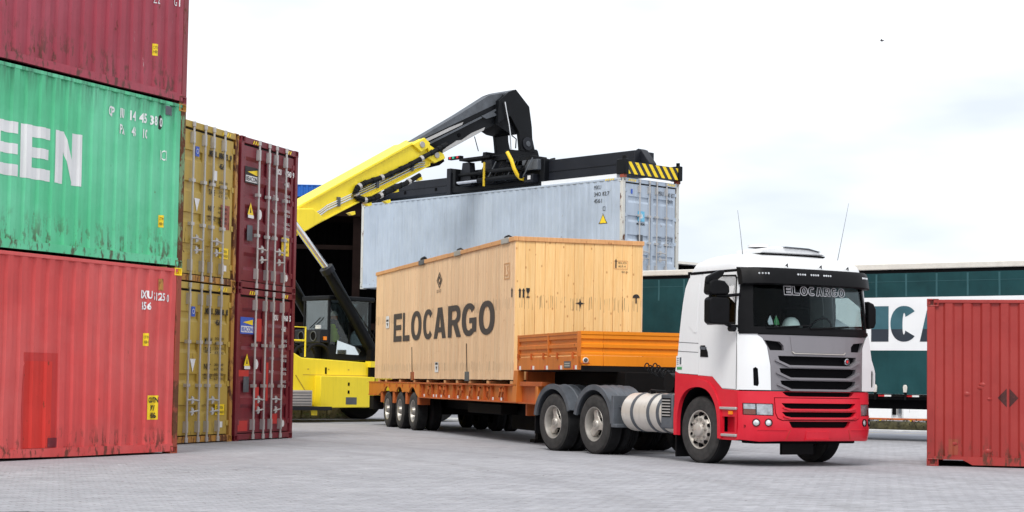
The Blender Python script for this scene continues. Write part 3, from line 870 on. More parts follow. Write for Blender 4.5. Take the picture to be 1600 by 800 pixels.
def maroon(z, label, num, chk, low):
    t, SA, SB, DR, cuts = container(label, 'shipping container', do_loc(0, z), DRZ, L40, HC, 'maroon', 'maroon', show=('A',), seed=z + 4, door=pressed, dent=.006)
    dz = .012; A_ = 'letterwhite'
    text('BMOU', t, A_, DR, 1.48, 2.33, .25, .12, d=dz, bold=.045)
    text(num, t, A_, DR, 1.89, 2.33, .28, .12, d=dz, bold=.045)
    text(chk, t, A_, DR, 2.23, 2.33, .07, .12, d=dz, bold=.045)
    text('4561', t, A_, DR, 1.88, 2.12, .20, .11, d=dz, bold=.045)
    for i, v in enumerate((1.86, 1.56, 1.30, 1.05)):
        text('MAX WT' if i == 0 else 'TARE' if i == 1 else 'NET' if i == 2 else 'CU CAP', t, A_, DR, 1.40, v, .2, .05, d=dz)
        text('32 500 KG', t, A_, DR, 1.88, v + .05, .26, .055, d=dz)
        text('71 650 LB', t, A_, DR, 1.88, v - .04, .26, .055, d=dz)
    u0, v0 = (.20, 2.02) if not low else (.16, 2.03)
    bgm, fgm = ('letterblack', 'white') if not low else ('bluesticker', 'white')
    sticker('company_sign', t, bgm, DR, u0, v0, u0 + .54, v0 + .32, d=dz)
    sticker('company_sign', t, 'white', DR, u0 + .03, v0 + .03, u0 + .51, v0 + .15, d=dz + .002)
    text('BEACON', t, 'letterblack' if not low else 'bluesticker', DR, u0 + .05, v0 + .045, .44, .09, d=dz + .005, bold=.02)
    poly_sticker('company_sign', t, 'yellowsticker', DR, [(u0 + .1, v0 + .22), (u0 + .5, v0 + .28), (u0 + .5, v0 + .17)], d=dz + .003)
    poly_sticker('warning_sticker', t, 'yellowsticker', DR, [(.34, 1.42), (.58, 1.42), (.46, 1.66)], d=dz)
    poly_sticker('warning_sticker', t, 'white', DR, [(.36, 1.36), (.60, 1.36), (.60, 1.42), (.36, 1.42)], d=dz)
    poly_sticker('warning_sticker', t, 'letterblack', DR, [(.43, 1.46), (.49, 1.46), (.46, 1.58)], d=dz + .003)
    rp_ = [(.84 + .09 * cos(a * pi / 6), 1.46 + .10 * sin(a * pi / 6)) for a in range(12)]
    poly_sticker('round_sticker', t, 'white', DR, rp_, d=dz)
    sticker('data_plate', t, 'fender', DR, .34, .92, .56, 1.22, d=dz)
    poly_sticker('round_sticker', t, 'white', DR, [(2.05 + .06 * cos(a * pi / 6), .30 + .07 * sin(a * pi / 6)) for a in range(12)], d=dz)
    if not low:
        sticker('caution_sign', t, 'yellowsticker', DR, 1.81, .74, 2.14, 1.10, d=dz)
        text('CAUTION', t, 'letterblack', DR, 1.84, 1.0, .26, .055, d=dz + .003)
        text("9' 6''", t, 'letterblack', DR, 1.9, .89, .16, .06, d=dz + .003)
        text('HIGH', t, 'letterblack', DR, 1.88, .79, .2, .06, d=dz + .003)
    else:
        for r in ((.76, 1.90, 1.04, 2.34), (.76, .55, .99, 1.02), (.15, 1.22, .55, 1.34), (.16, .18, .55, .38), (1.27, .75, 1.37, 1.5), (1.5, .3, 1.8, .5)):
            sticker('repair_patch', t, 'redpatch2', DR, *r, d=dz - .004)
    hd = lambda u, v, d: (.005 - d, W - u, v)
    dashes(t, hd, .45, HC - .11, 3); dashes(t, hd, 1.86, HC - .11, 3)
    return t
maroon(0, 'maroon container on the yard with bright red paint patches on its doors', '11968', '5', True)
maroon(HC, 'maroon container on top of the patched maroon one, yellow caution sign on its doors', '07543', '9', False)

# ---- brick red container at right edge
RC_DIR = (cos(.275), -sin(.275))
rc, SA, SB, DR, cuts = container('brick red container on the ground at the right with a faded black diamond', 'shipping container',
    (6.4657, 27.0437, 0), math.atan2(RC_DIR[1], RC_DIR[0]), 6.058, HG, 'brick', 'brick', seed=12.0, dent=.008, sag=.006, notch=.60)
poly_sticker('faded_diamond', rc, 'faded', SA, [(1.06, 1.07), (1.195, .925), (1.195, 1.215)], cuts, .003)
poly_sticker('faded_diamond', rc, 'faded', SA, [(1.235, .925), (1.368, 1.07), (1.235, 1.215)], cuts, .003)
for u, v, r in ((.60, 1.12, .06), (.83, 1.27, .055), (.94, 1.05, .04), (.80, 1.22, .05), (.93, .25, .06), (.42, .35, .05)):
    vs = []
    for i in range(9):
        a = 2 * pi * i / 9; vs.append(SA(u + r * cos(a), v + r * .6 * sin(a), .002))
    vs.append(SA(u, v, .028)); MB().add(vs, [(i, (i + 1) % 9, 9) for i in range(9)]).obj('dent', 'brick', rc, smooth=60)
sticker('rust_patch', rc, 'rustpost', SA, .33, .18, .47, .42, cuts, d=.003)

# ---- grey container hanging from the reach stacker
GA = .749
GX, GY = (cos(GA), sin(GA)), (-sin(GA), cos(GA))
GO = (3.155 + GX[0] * W, 49.858 + GX[1] * W, 4.26)
gc, SA, SB, DR, cuts = container('grey blue container hanging in the air from the reach stacker', 'shipping container',
    GO, math.atan2(GY[1], GY[0]), L40, HC, 'greyblue', 'paleposts', show=('B',), seed=15.0, dent=.006, door=flat, depth=.018)
dz = .012; A_ = 'letterblack'
text('MSKU', gc, A_, DR, 1.53, 2.48, .24, .13, d=dz)
text('340 827', gc, A_, DR, 1.90, 2.46, .36, .13, d=dz)
text('4561', gc, A_, DR, 1.90, 2.28, .22, .12, d=dz)
sticker('star_sign', gc, 'lightblue', DR, .66, 1.66, .95, 1.96, d=dz)
sp_ = []
for i in range(14):
    r = .115 if i % 2 == 0 else .045; a = pi / 2 + i * pi / 7; sp_.append((.805 + r * cos(a), 1.81 + r * sin(a)))
poly_sticker('star_sign', gc, 'white', DR, sp_, d=dz + .004)
text('MAERSK', gc, A_, DR, .62, 1.55, .36, .07, d=dz, bold=.03)
sticker('blue_sticker', gc, 'bluesticker', DR, .36, 2.44, .43, 2.58, d=dz)
sticker('data_plate', gc, 'fender', DR, .66, 1.05, .88, 1.27, d=dz)
for i in range(4):
    text('MGW' if i == 0 else 'TARE' if i == 1 else 'NET' if i == 2 else 'CU', gc, A_, DR, 1.54, 1.22 - i * .09, .15, .06, d=dz)
    text('34 000 KG', gc, A_, DR, 1.84, 1.24 - i * .09, .34, .06, d=dz)
UB = lambda y: L40 - y
text('MSKU', gc, A_, SB, UB(1.18), 2.60, .28, .12, cuts, d=.012)
text('340 827', gc, A_, SB, UB(1.18), 2.40, .62, .12, cuts, d=.012)
text('4561', gc, A_, SB, UB(1.18), 2.20, .32, .12, cuts, d=.012)
text('ICI', gc, A_, SB, UB(.82), 1.95, .12, .14, cuts, d=.012)
poly_sticker('warning_sticker', gc, 'letterblack', SB, [(UB(.97), 1.58), (UB(.63), 1.58), (UB(.80), 1.90)], cuts, .005)
poly_sticker('warning_sticker', gc, 'yellowsticker', SB, [(UB(.94), 1.60), (UB(.66), 1.60), (UB(.80), 1.86)], cuts, .008)
dashes(gc, lambda u, v, d: (L40 - u, W - .004 + d, v), UB(.72), HC - .065, 4, .05, .05)
dashes(gc, lambda u, v, d: (.005 - d, W - u, v), .22, HC - .10, 4); dashes(gc, lambda u, v, d: (.005 - d, W - u, v), 1.9, HC - .10, 4)

# ---- blue containers far behind the shed: only the topmost of the pile shows
for i in range(4):
    if i < 3: continue
bl, SA, SB, DR, cuts = container('blue container seen above the shed roof behind the yellow boom', 'shipping container',
    (-16.2, 93.2, 8.79), radians(3), 6.058, HC, 'blue', 'blue', seed=20.0)
# ================================================================ wheels
def tyre(R, r, w, y0, axis=1, grooves=3, n=48):
    """tyre section turned about a lateral axle; outer face at y0, going away"""
    p = [(y0 + w * .06, r), (y0 + .004, r + .03), (y0, r + (R - r) * .45), (y0 + .012, R - .05), (y0 + .045, R - .012), (y0 + .06, R)]
    for i in range(grooves):
        c = y0 + .06 + (w - .12) * (i + 1) / (grooves + 1)
        p += [(c - .010, R), (c - .007, R - .014), (c + .007, R - .014), (c + .010, R)]
    p += [(y0 + w - .06, R), (y0 + w - .045, R - .012), (y0 + w - .012, R - .05), (y0 + w, r + (R - r) * .45), (y0 + w - .004, r + .03), (y0 + w * .94, r)]
    return p

def wheel(parent, x, y, z, R, kind, flip=False, dual=False, name='wheel'):
    """wheel > tyre, rim; outer side faces -y unless flipped"""
    r = R * .575
    w = .30
    hub = MB().lathe([(.10, 0), (.10, .12), (.30, .14), (.32, 0)], (0, 0, 0), 1, 20)
    rot = (0, 0, pi if flip else 0)
    wh = hub.obj(name, 'under', parent, loc=(x, y, z), rot=rot)
    MB().lathe(tyre(R, r, w, 0), (0, 0, 0), 1, 56).obj('tyre', 'rubberworn' if kind != 'far' else 'rubber', wh, smooth=30)
    MB().lathe([(.035, R - .004), (.07, R + .001), (w - .07, R + .001), (w - .035, R - .004)], (0, 0, 0), 1, 56).obj('tread', 'rubber', wh, smooth=30)
    if dual:
        MB().lathe(tyre(R, r, w, w + .05), (0, 0, 0), 1, 40).obj('tyre', 'rubber', wh, smooth=30)
    rm = MB()
    lip = [(.022, r + .004), (.012, r - .002), (.020, r - .018), (.05, r - .03)]
    if kind == 'front':
        prof = lip + [(.085, r - .05), (.06, r - .075), (.025, r * .70), (.010, r * .62), (.010, r * .50)]
        rm.lathe(prof + [(.01, r * .40), (-.005, r * .38), (-.03, r * .34), (-.045, r * .26), (-.05, 0)], (0, 0, 0), 1, 48)
        o = rm.obj('rim', 'cast', wh, smooth=32)
        for i in range(10):
            a = 2 * pi * (i + .5) / 10
            c = (r * .78 * cos(a), r * .78 * sin(a))
            pl = []
            for j in range(10):
                b = 2 * pi * j / 10
                rad, tan = .034 * cos(b), .026 * sin(b)
                pl.append((c[0] + rad * cos(a) - tan * sin(a), c[1] + rad * sin(a) + tan * cos(a)))
            hm = MB(); hm.prism(pl, 1, .018, .075)
            hm.obj('hand_hole', 'mesh', wh, smooth=0)
            a2 = 2 * pi * i / 10
            nm = MB().cyl((r * .56 * cos(a2), .012, r * .56 * sin(a2)), (r * .56 * cos(a2), -.028, r * .56 * sin(a2)), .017, 6)
            nm.cyl((r * .56 * cos(a2), .014, r * .56 * sin(a2)), (r * .56 * cos(a2), .004, r * .56 * sin(a2)), .026, 8)
            nm.obj('wheel_nut', 'steel', wh, smooth=20)
    elif kind == 'drive':
        rm.lathe(lip + [(.10, r - .04), (.17, r - .06), (.19, r * .7), (.20, 0)], (0, 0, 0), 1, 48)
        o = rm.obj('rim', 'steel', wh, smooth=32)
        MB().lathe([(.185, r * .72), (.18, r * .3), (.18, 0)], (0, 0, 0), 1, 40).obj('rim_well', 'plastic', wh, smooth=0)
        st = MB(); pl = []
        for i in range(3):
            a = 2 * pi * i / 3 + pi / 2 + .25
            for da, rr in ((-.27, r * .86), (0, r * .90), (.27, r * .86), (.42, r * .52), (pi / 3, r * .36), (2 * pi / 3 - .42, r * .52)):
                pl.append((rr * cos(a + da), rr * sin(a + da)))
        st.prism(pl, 1, .075, .17)
        st.obj('hub_spider', 'cast', wh, bevel=.02, smooth=40, seg=3)
        MB().lathe([(.10, .085), (.05, .08), (.035, .065), (.03, 0)], (0, 0, 0), 1, 20).obj('hub_cap', 'cast', wh, smooth=40)
        MB().lathe([(.032, .05), (.026, .045), (.026, 0)], (0, 0, 0), 1, 16).obj('hub_badge', 'steel', wh, smooth=30)
    else:
        rm.lathe(lip + [(.08, r - .04), (.15, r - .06), (.17, r * .72), (.16, r * .55), (.10, r * .42), (.03, r * .36), (-.01, r * .30), (-.02, 0)], (0, 0, 0), 1, 40)
        rm.obj('rim', 'steel', wh, smooth=32)
        for i in range(10):
            a2 = 2 * pi * i / 10
            MB().cyl((r * .5 * cos(a2), .15, r * .5 * sin(a2)), (r * .5 * cos(a2), .10, r * .5 * sin(a2)), .018, 6).obj('wheel_nut', 'steel', wh, smooth=0)
    return wh

# ================================================================ road tractor
TK = ((2.9016, 26.7676, 0), (sin(.5025), -cos(.5025)))
trk = thing('truck_tractor', 'white and red three-axle road tractor pulling the crate trailer', 'truck', (TK[0][0], TK[0][1], 0), math.atan2(TK[1][1], TK[1][0]))
YC = 1.2
def interp(x, xs_, ys_):
    if x <= xs_[0]: return ys_[0]
    for i in range(1, len(xs_)):
        if x <= xs_[i]:
            t = (x - xs_[i - 1]) / (xs_[i] - xs_[i - 1]); return ys_[i - 1] + t * (ys_[i] - ys_[i - 1])
    return ys_[-1]
ZK = [.3, .42, .62, 1.1, 1.5, 2.0, 2.4, 2.9, 3.0]
FXK = [1.36, 1.43, 1.46, 1.43, 1.42, 1.37, 1.315, 1.24, 1.225]
def hwid(z): return interp(z, [1.0, 2.0, 2.5, 2.95], [1.235, 1.235, 1.215, 1.17])
def bulge(z): return interp(z, [.3, 1.1, 2.0, 2.95], [.40, .40, .37, .30])
def fx0(y, z):
    t = min(1.0, abs(y - YC) / hwid(z)); b = bulge(z)
    return interp(z, ZK, FXK) - b * (.34 * t * t + .66 * t ** 8)
def FRONT(y, z, d):
    e = .004
    p = Vector((fx0(y, z), y, z))
    du = Vector((fx0(y + e, z) - fx0(y - e, z), 2 * e, 0)); dv = Vector((fx0(y, z + e) - fx0(y, z - e), 0, 2 * e))
    n = du.cross(dv); n.normalize()
    if abs(y - YC) > hwid(z) - .006:
        sg = 1 if y > YC else -1
        n = Vector((n.x, sg * abs(n.y), n.z))
    return p + n * d
def side(sg):
    def f(x, z, d): return Vector((x, YC + sg * (hwid(z) + d), z))
    return f
SR, SL = side(-1), side(1)                      # SR faces the camera
YE = .0
def ecorner(z): return fx0(YC - hwid(z), z)
def edge_y(z): return YC - hwid(z)
def mirror_y(poly): return [(2 * YC - y, z) for y, z in poly][::-1]
FC = frange(-.1, 2.5, 52)
FV = frange(.3, 3.0, 27)

# chassis
for y in (.80, 1.52):
    MB().box((-6.0, y, .72), (.9, y + .08, .98)).obj('chassis_rail', 'under', trk, bevel=.01)
for x in (-5.9, -4.9, -3.9, -2.6, -1.2, .6):
    MB().box((x, .88, .76), (x + .1, 1.52, .94)).obj('cross_member', 'under', trk)
MB().box((-.9, .5, .35), (.9, 1.9, .72)).obj('engine', 'under', trk, bevel=.05)
MB().lathe([(-.45, 0), (-.45, .5), (.45, .55), (.45, 0)], (-3.75, 1.2, 1.08), 2, 24).xf(Matrix.Translation((-3.75, 1.2, 1.08)) @ Matrix.Scale(.25, 4, (0, 0, 1)) @ Matrix.Translation((3.75, -1.2, -1.08))).obj('fifth_wheel', 'under', trk)
for x in (0, -3.1, -4.478):
    MB().cyl((x, .2, .5), (x, 2.2, .5), .09, 10).obj('axle', 'under', trk)
wheel(trk, 0, 0.0, .512, .517, 'front')
wheel(trk, 0, 2.40, .512, .517, 'front', flip=True)
for x in (-3.1, -4.478):
    wheel(trk, x, 0.0, .505, .508, 'drive', dual=True)
    wheel(trk, x, 2.40, .505, .508, 'drive', flip=True, dual=True)

# cab shell, camera side and far side
door_poly = [(.035, 1.345), (.40, 1.335), (.655, 1.155), (.985, 1.14), (1.0, 1.6), (1.0, 2.0), (.995, 2.4), (.985, 2.86), (.95, 2.90), (.12, 2.92), (.06, 2.90), (.03, 2.84)]
win_poly = [(.26, 2.13), (.965, 2.12), (.96, 2.5), (.94, 2.80), (.90, 2.845), (.32, 2.865), (.27, 2.82)]
def grow(poly, d):
    cx = sum(p[0] for p in poly) / len(poly); cz = sum(p[1] for p in poly) / len(poly)
    hx = max(abs(p[0] - cx) for p in poly); hz = max(abs(p[1] - cz) for p in poly)
    return [(cx + (x - cx) * (1 + d / hx), cz + (z - cz) * (1 + d / hz)) for x, z in poly]
def ztop(): return [(x, 2.955) for x in ()]
front_edge = [(ecorner(z) + .0, z) for z in (1.13, 1.5, 2.0, 2.4, 2.95)]
shell_poly = [(-.60, 1.41), (-.50, 1.375), (.02, 1.352), (.40, 1.333), (.65, 1.15)] + front_edge + [(-.27, 2.95), (-.40, 2.7), (-.46, 2.3), (-.53, 1.7)]
door_hole = grow(door_poly, .010)
def smooth_curve(pts, n=4):
    out = []
    for i in range(len(pts) - 1):
        p0 = pts[max(i - 1, 0)]; p1 = pts[i]; p2 = pts[i + 1]; p3 = pts[min(i + 2, len(pts) - 1)]
        for k in range(n):
            t = k / n
            out.append(tuple(.5 * (2 * p1[j] + (p2[j] - p0[j]) * t + (2 * p0[j] - 5 * p1[j] + 4 * p2[j] - p3[j]) * t * t + (3 * p1[j] - p0[j] - 3 * p2[j] + p3[j]) * t ** 3) for j in (0, 1)))
    return out + [pts[-1]]
for sg, fn in ((-1, SR), (1, SL)):
    patch('cab_side', shell_poly, [door_hole], fn, 'cabwhite', trk, -.03, 0, frange(-.6, 1.1, 8), frange(1.2, 2.9, 8), smooth=30)
    dr = patch('door', door_poly, [win_poly], fn, 'cabwhite', trk, -.03, .004, frange(-.6, 1.1, 8), frange(1.2, 2.9, 8), smooth=30)
    patch('window_seal', grow(win_poly, .014), [grow(win_poly, -.022)], fn, 'plastic', dr, -.02, .009, (), frange(1.2, 2.9, 8))
    patch('window', grow(win_poly, .0), [], fn, 'sideglass' if sg < 0 else 'glass', dr, -.022, -.016, (), frange(1.2, 2.9, 8))
    patch('door_handle', [(.085, 1.625), (.29, 1.62), (.275, 1.70), (.20, 1.80), (.09, 1.80)], [], fn, 'plastic', dr, -.01, .012)
    patch('handle_grip', [(.10, 1.74), (.23, 1.73), (.25, 1.77), (.10, 1.785)], [], fn, 'fender', dr, .012, .03)
    patch('wheel_arch_side', [(-.60, 1.40), (-.62, .85), (-.60, .42)] + smooth_curve([(-.505, .41), (-.50, .70), (-.42, .95), (-.25, 1.11), (0.02, 1.165), (.28, 1.12), (.46, .97), (.555, .75), (.575, .5), (.585, .385)]) + [(1.02, .385), (1.03, .8), (1.03, 1.125), (.65, 1.142), (.40, 1.325), (.02, 1.344), (-.50, 1.367)],
          [[(.66, .50), (.975, .50), (.975, .73), (.66, .73)]], fn, 'cabred', trk, -.04, .0, frange(-.6, 1.1, 12), frange(.4, 1.3, 8), smooth=30)
    arch_i0 = 0
    arch_o = [(-.59, .415), (-.59, .80), (-.50, 1.06), (-.29, 1.235), (0.03, 1.285), (.34, 1.225), (.54, 1.03), (.635, .78), (.66, .40)]
    arch_o = smooth_curve(arch_o)
    arch_i = [(.575, .40), (.555, .75), (.46, .97), (.28, 1.12), (0.02, 1.165), (-.25, 1.11), (-.42, .95), (-.50, .70), (-.505, .415)]
    arch_i = smooth_curve(arch_i)
    patch('wheel_arch_flare', arch_o + arch_i, [], fn, 'cabred', trk, -.03, .030, frange(-.6, .66, 14), (), smooth=40)
    inner = [(x, z) for x, z in arch_i]
    al = MB()
    ya, yb = (YC + sg * 1.225, YC + sg * .62)
    vs = []
    for x, z in inner: vs += [(x * 1.01, ya, z), (x * 1.01, yb, z)]
    al.add(vs, [(2 * i, 2 * i + 2, 2 * i + 3, 2 * i + 1) for i in range(len(inner) - 1)])
    al.obj('wheel_well', 'mesh', trk)
    rc_ = MB(); 
    a_, b_ = sorted((YC + sg * 1.10, YC + sg * 1.12))
    rc_.box((.64, a_, .49), (.99, b_, .74)).obj('step_recess', 'cabred', trk)
    for z0, z1, x0 in ((.835, .875, .585), (.435, .475, .60)):
        a_, b_ = sorted((YC + sg * 1.14, YC + sg * 1.262))
        MB().box((x0, a_, z0), (1.03, b_, z1)).obj('step_tread', 'galv', trk, bevel=.008)
    patch('side_marker', rect(.83, .765, .93, .815), [], fn, 'amber', trk, 0, .015)
    # raised quarter panel and swage lines behind the door
    patch('quarter_panel', [(-.24, 2.10), (-.10, 2.00), (-.03, 2.0), (-.03, 2.76), (-.16, 2.74), (-.24, 2.66)], [], fn, 'cabwhite', trk, 0, .006, (), frange(2.0, 2.8, 4))
    for z in (1.86, 1.72):
        patch('swage_line', [(-.53, z - .006), (.02, z - .03), (.02, z - .022), (-.53, z + .002)], [], fn, 'fender', trk, 0, .003)
    patch('wing_seam', [(1.005, 1.14), (1.012, 1.14), (1.016, 1.98), (1.009, 1.98)], [], fn, 'mesh', trk, 0, .003)
patch('data_label', rect(-.57, 1.49, -.40, 1.64), [], SR, 'white', trk, 0, .005)
for i in range(4):
    patch('label_print', rect(-.555, 1.51 + i * .03, -.50, 1.522 + i * .03), [], SR, 'fender', trk, .005, .007)
patch('label_print', rect(-.475, 1.51, -.43, 1.62), [], SR, 'fender', trk, .005, .007)
patch('data_label', rect(-.55, 1.43, -.42, 1.47), [], SR, 'flaggreen', trk, 0, .005)

# roof skin
def ring(z, xf, xr, hw, n=22):
    pts = []
    for i in range(n + 1):
        t = -1 + 2 * i / n; a = abs(t)
        pts.append((xf - bulge(2.95) * (.34 * a * a + .66 * a ** 8) * (hw / 1.17), YC + t * hw, z))
    for i in range(1, 6):
        pts.append((xf - bulge(2.95) * (hw / 1.17) + (xr - (xf - bulge(2.95))) * i / 6, YC + hw, z))
    for i in range(9):
        t = 1 - 2 * i / 8; a = abs(t)
        pts.append((xr - .03 + .05 * a ** 4, YC + t * hw, z))
    for i in range(1, 6):
        pts.append((xr + (xf - bulge(2.95) * (hw / 1.17) - xr) * i / 6, YC - hw, z))
    return pts
rf = MB(); rings = [(2.945, 1.235, -.27, 1.172), (3.00, 1.22, -.235, 1.165), (3.05, 1.19, -.20, 1.15), (3.10, 1.13, -.15, 1.115), (3.14, 1.03, -.08, 1.05), (3.18, .87, .02, .93), (3.215, .66, .13, .75), (3.235, .50, .22, .50), (3.24, .40, .3, .02)]
n = None
for r_ in rings:
    pts = ring(*r_); n = len(pts); rf.v += pts
rf.f = [(j * n + i, j * n + (i + 1) % n, (j + 1) * n + (i + 1) % n, (j + 1) * n + i) for j in range(len(rings) - 1) for i in range(n)] + [tuple((len(rings) - 1) * n + i for i in range(n))]
roof = rf.obj('roof', 'cabwhite', trk, smooth=60)
# rear wall, floor, inside
bk = [(-.58, 1.40), (-.51, 1.7), (-.44, 2.3), (-.38, 2.7), (-.25, 2.95)]
vs = []
for x, z in bk: vs += [(x, YC - hwid(z), z), (x, YC + hwid(z), z)]
MB().add(vs, [(2 * i, 2 * i + 1, 2 * i + 3, 2 * i + 2) for i in range(4)]).obj('rear_wall', 'cabwhite', trk)
MB().box((-.50, .02, 1.40), (.95, 2.38, 1.46)).obj('cab_floor', 'interior', trk)
MB().box((-.36, .02, 1.46), (-.30, 2.38, 2.95)).obj('bulkhead', 'interior', trk)
MB().box((-.28, .02, 2.90), (1.0, 2.38, 2.94)).obj('headlining', 'interior', trk)
dash = MB().prism([(.70, 1.6), (1.15, 1.5), (1.17, 2.02), (1.10, 2.085), (.80, 2.10), (.70, 2.02)], 1, .16, 2.24).obj('dashboard', 'interior', trk, bevel=.03)
for y in (.55, 1.85):
    MB().box((.0, y - .25, 1.75), (.5, y + .25, 1.9)).box((-.1, y - .25, 1.9), (.05, y + .25, 2.45)).box((-.08, y - .14, 2.47), (.02, y + .14, 2.68)).obj('seat', 'interior', trk, bevel=.04)
sw = MB(); sw.tube([(.60 + .10 * sin(a), 1.85 + .22 * cos(a), 2.06 + .2 * sin(a)) for a in frange(0, 2 * pi, 20)], .018, 6, cap=False)
sw.obj('steering_wheel', 'plastic', trk)

# windscreen, its frame and the cowl
ws_o = [(edge_y(2.0) + .012, 2.0), (2 * YC - edge_y(2.0) - .012, 2.0), (2 * YC - edge_y(2.45) - .012, 2.45), (2 * YC - edge_y(2.93) - .012, 2.93), (edge_y(2.93) + .012, 2.93), (edge_y(2.45) + .012, 2.45)]
ws_i = [(.135, 2.075), (2.265, 2.075), (2.25, 2.45), (2.215, 2.80), (.185, 2.80), (.15, 2.45)]
patch('windscreen_frame', ws_o, [ws_i], FRONT, 'plastic', trk, -.05, .004, FC, FV, smooth=30)
patch('windscreen', ws_i, [], FRONT, 'glass', trk, -.02, -.014, FC, FV, smooth=60)
patch('wiper_cowl', [(edge_y(2.0) + .02, 1.965), (2 * YC - edge_y(2.0) - .02, 1.965), (2 * YC - edge_y(2.0) - .02, 2.03), (edge_y(2.0) + .02, 2.03)], [], FRONT, 'plastic', trk, -.03, .02, FC, (), smooth=30)
for y0, y1 in ((.30, 1.05), (1.05, 1.8)):
    MB().tube([FRONT(y0 + (y1 - y0) * t, 2.055 + .05 * t, .03) for t in frange(0, 1, 8)], .012, 6).obj('wiper', 'plastic', trk)
x_ = .65
for ch in 'ELOCARGO':
    w_ = .128
    o_, h_ = glyph(ch, .33, .24)
    for lp in [o_] + h_:
        pts = [FRONT(x_ + p[0] * w_, 2.565 + p[1] * .13, -.008) for p in lp]
        MB().tube(pts + [pts[0], pts[1]], .006, 4, cap=False).obj('lettering', 'letteroutline', trk, smooth=0)
    x_ += w_ + .019

# sun visor across the screen
vz = [(2.70, .13), (2.72, .165), (2.90, .165), (2.955, .13), (2.965, .02)]
vb = MB(); ny = 28
ylist = frange(edge_y(2.9) - .035, 2 * YC - edge_y(2.9) + .035, ny)
for y in ylist:
    yy = min(max(y, edge_y(2.9) + .004), 2 * YC - edge_y(2.9) - .004)
    for z, d in [(2.70, .02)] + vz:
        p = FRONT(yy, z, 0)
        ex = d * (1 if abs(y - YC) < 1.12 else .8)
        vb.v.append((p.x + ex, y, z))
m_ = len(vz) + 1
vb.f = [(i * m_ + j, (i + 1) * m_ + j, (i + 1) * m_ + j + 1, i * m_ + j + 1) for i in range(ny) for j in range(m_ - 1)]
vb.f += [(i * m_ + m_ - 1, (i + 1) * m_ + m_ - 1, (i + 1) * m_, i * m_) for i in range(ny)]
vb.f += [tuple(range(m_)), tuple(ny * m_ + j for j in range(m_))]
vis = vb.obj('sun_visor', 'plastic', trk, smooth=40)
for y0 in (.24, .86, 1.10, 1.34, 2.16):
    for i in range(4):
        y = y0 + (i - 1.5) * .042
        yy = min(max(y, edge_y(2.9) + .01), 2 * YC - edge_y(2.9) - .01)
        p = FRONT(yy, 2.85, 0)
        MB().lathe([(-.004, .016), (.004, .014), (.006, 0)], (p.x + .166, y, 2.865), 0, 10).obj('marker_lamp', 'lens', vis)
for y in (.72, 1.35, 1.9):
    p = FRONT(y, 2.95, 0)
    MB().tube([(p.x - .02, y, 3.0), (p.x + .01, y + .01, 3.03), (p.x + .05, y - .02, 2.985)], .009, 5).obj('visor_bracket', 'plastic', vis)

# white front corners and silver grille
wc = [(edge_y(1.14) + .001, 1.135), (.345, 1.135), (.335, 1.5), (.30, 1.78), (.24, 1.90), (.16, 1.985), (edge_y(1.95) + .001, 1.995)]
hv = [(.115, 1.20), (.165, 1.19), (.178, 1.23), (.165, 1.45), (.135, 1.475), (.108, 1.45)]
def DEFL(y, z, d):                              # far corner stands out as an air deflector
    return Vector((fx0(2.06, z) - (y - 2.06) * .34 + .01 + d, y, z))
wd = [(2.065, 1.135), (2.36, 1.135), (2.425, 1.17), (2.43, 1.42), (2.40, 1.50), (2.345, 1.62), (2.30, 1.985), (2.235, 1.96), (2.11, 1.78), (2.075, 1.5)]
hd_ = [(2.315, 1.20), (2.375, 1.19), (2.385, 1.23), (2.38, 1.40), (2.35, 1.46), (2.32, 1.44)]
for q, (a_, b_, FRONT_) in enumerate(((wc, hv, FRONT), (wd, hd_, DEFL))):
    patch('front_corner', a_, [b_], FRONT_, 'cabwhite', trk, -.035, .004, FC + [.02, .07, 2.33, 2.38, -.02, 2.42], FV, smooth=40)
    patch('air_slot', grow(b_, .02), [], FRONT_, 'mesh', trk, -.034, -.028, FC, FV)
sv = [(.17, 1.955), (2.23, 1.955), (2.165, 1.90), (2.105, 1.78), (2.07, 1.5), (2.06, 1.135), (.35, 1.135), (.34, 1.5), (.305, 1.78), (.245, 1.90)]
def slot(z1, z0, a, b, ch): return [(a, z1), (b, z1), (b - .02, z0 + ch), (b - .17, z0), (a + .17, z0), (a + .02, z0 + ch)]
slots = [slot(1.645, 1.505, .46, 1.94, .075), slot(1.462, 1.325, .475, 1.925, .075), slot(1.28, 1.155, .49, 1.91, .07)]
cvent = [(.265, 1.875), (.50, 1.855), (.56, 1.80), (.565, 1.725), (.34, 1.725), (.31, 1.78)]
plate = [(.68, 1.93), (1.72, 1.93), (1.70, 1.72), (1.66, 1.695), (.74, 1.695), (.70, 1.72)]
gr = patch('grille', sv, slots + [cvent, mirror_y(cvent)], FRONT, 'silver', trk, -.05, .008, FC, FV, smooth=40)
patch('grille_mesh', [(.28, 1.9), (2.12, 1.9), (2.06, 1.14), (.34, 1.14)], [], FRONT, 'mesh', trk, -.06, -.05, FC, FV)
patch('nameplate_panel', plate, [], FRONT, 'silver', gr, .008, .016, FC, FV, smooth=40)
lipz = [[(.70, 1.715), (.74, 1.688), (1.66, 1.688), (1.70, 1.715), (1.70, 1.700), (1.67, 1.676), (.73, 1.676), (.70, 1.700)]]
for l_ in lipz: patch('panel_lip', l_, [], FRONT, 'cast', gr, .008, .028, FC, ())
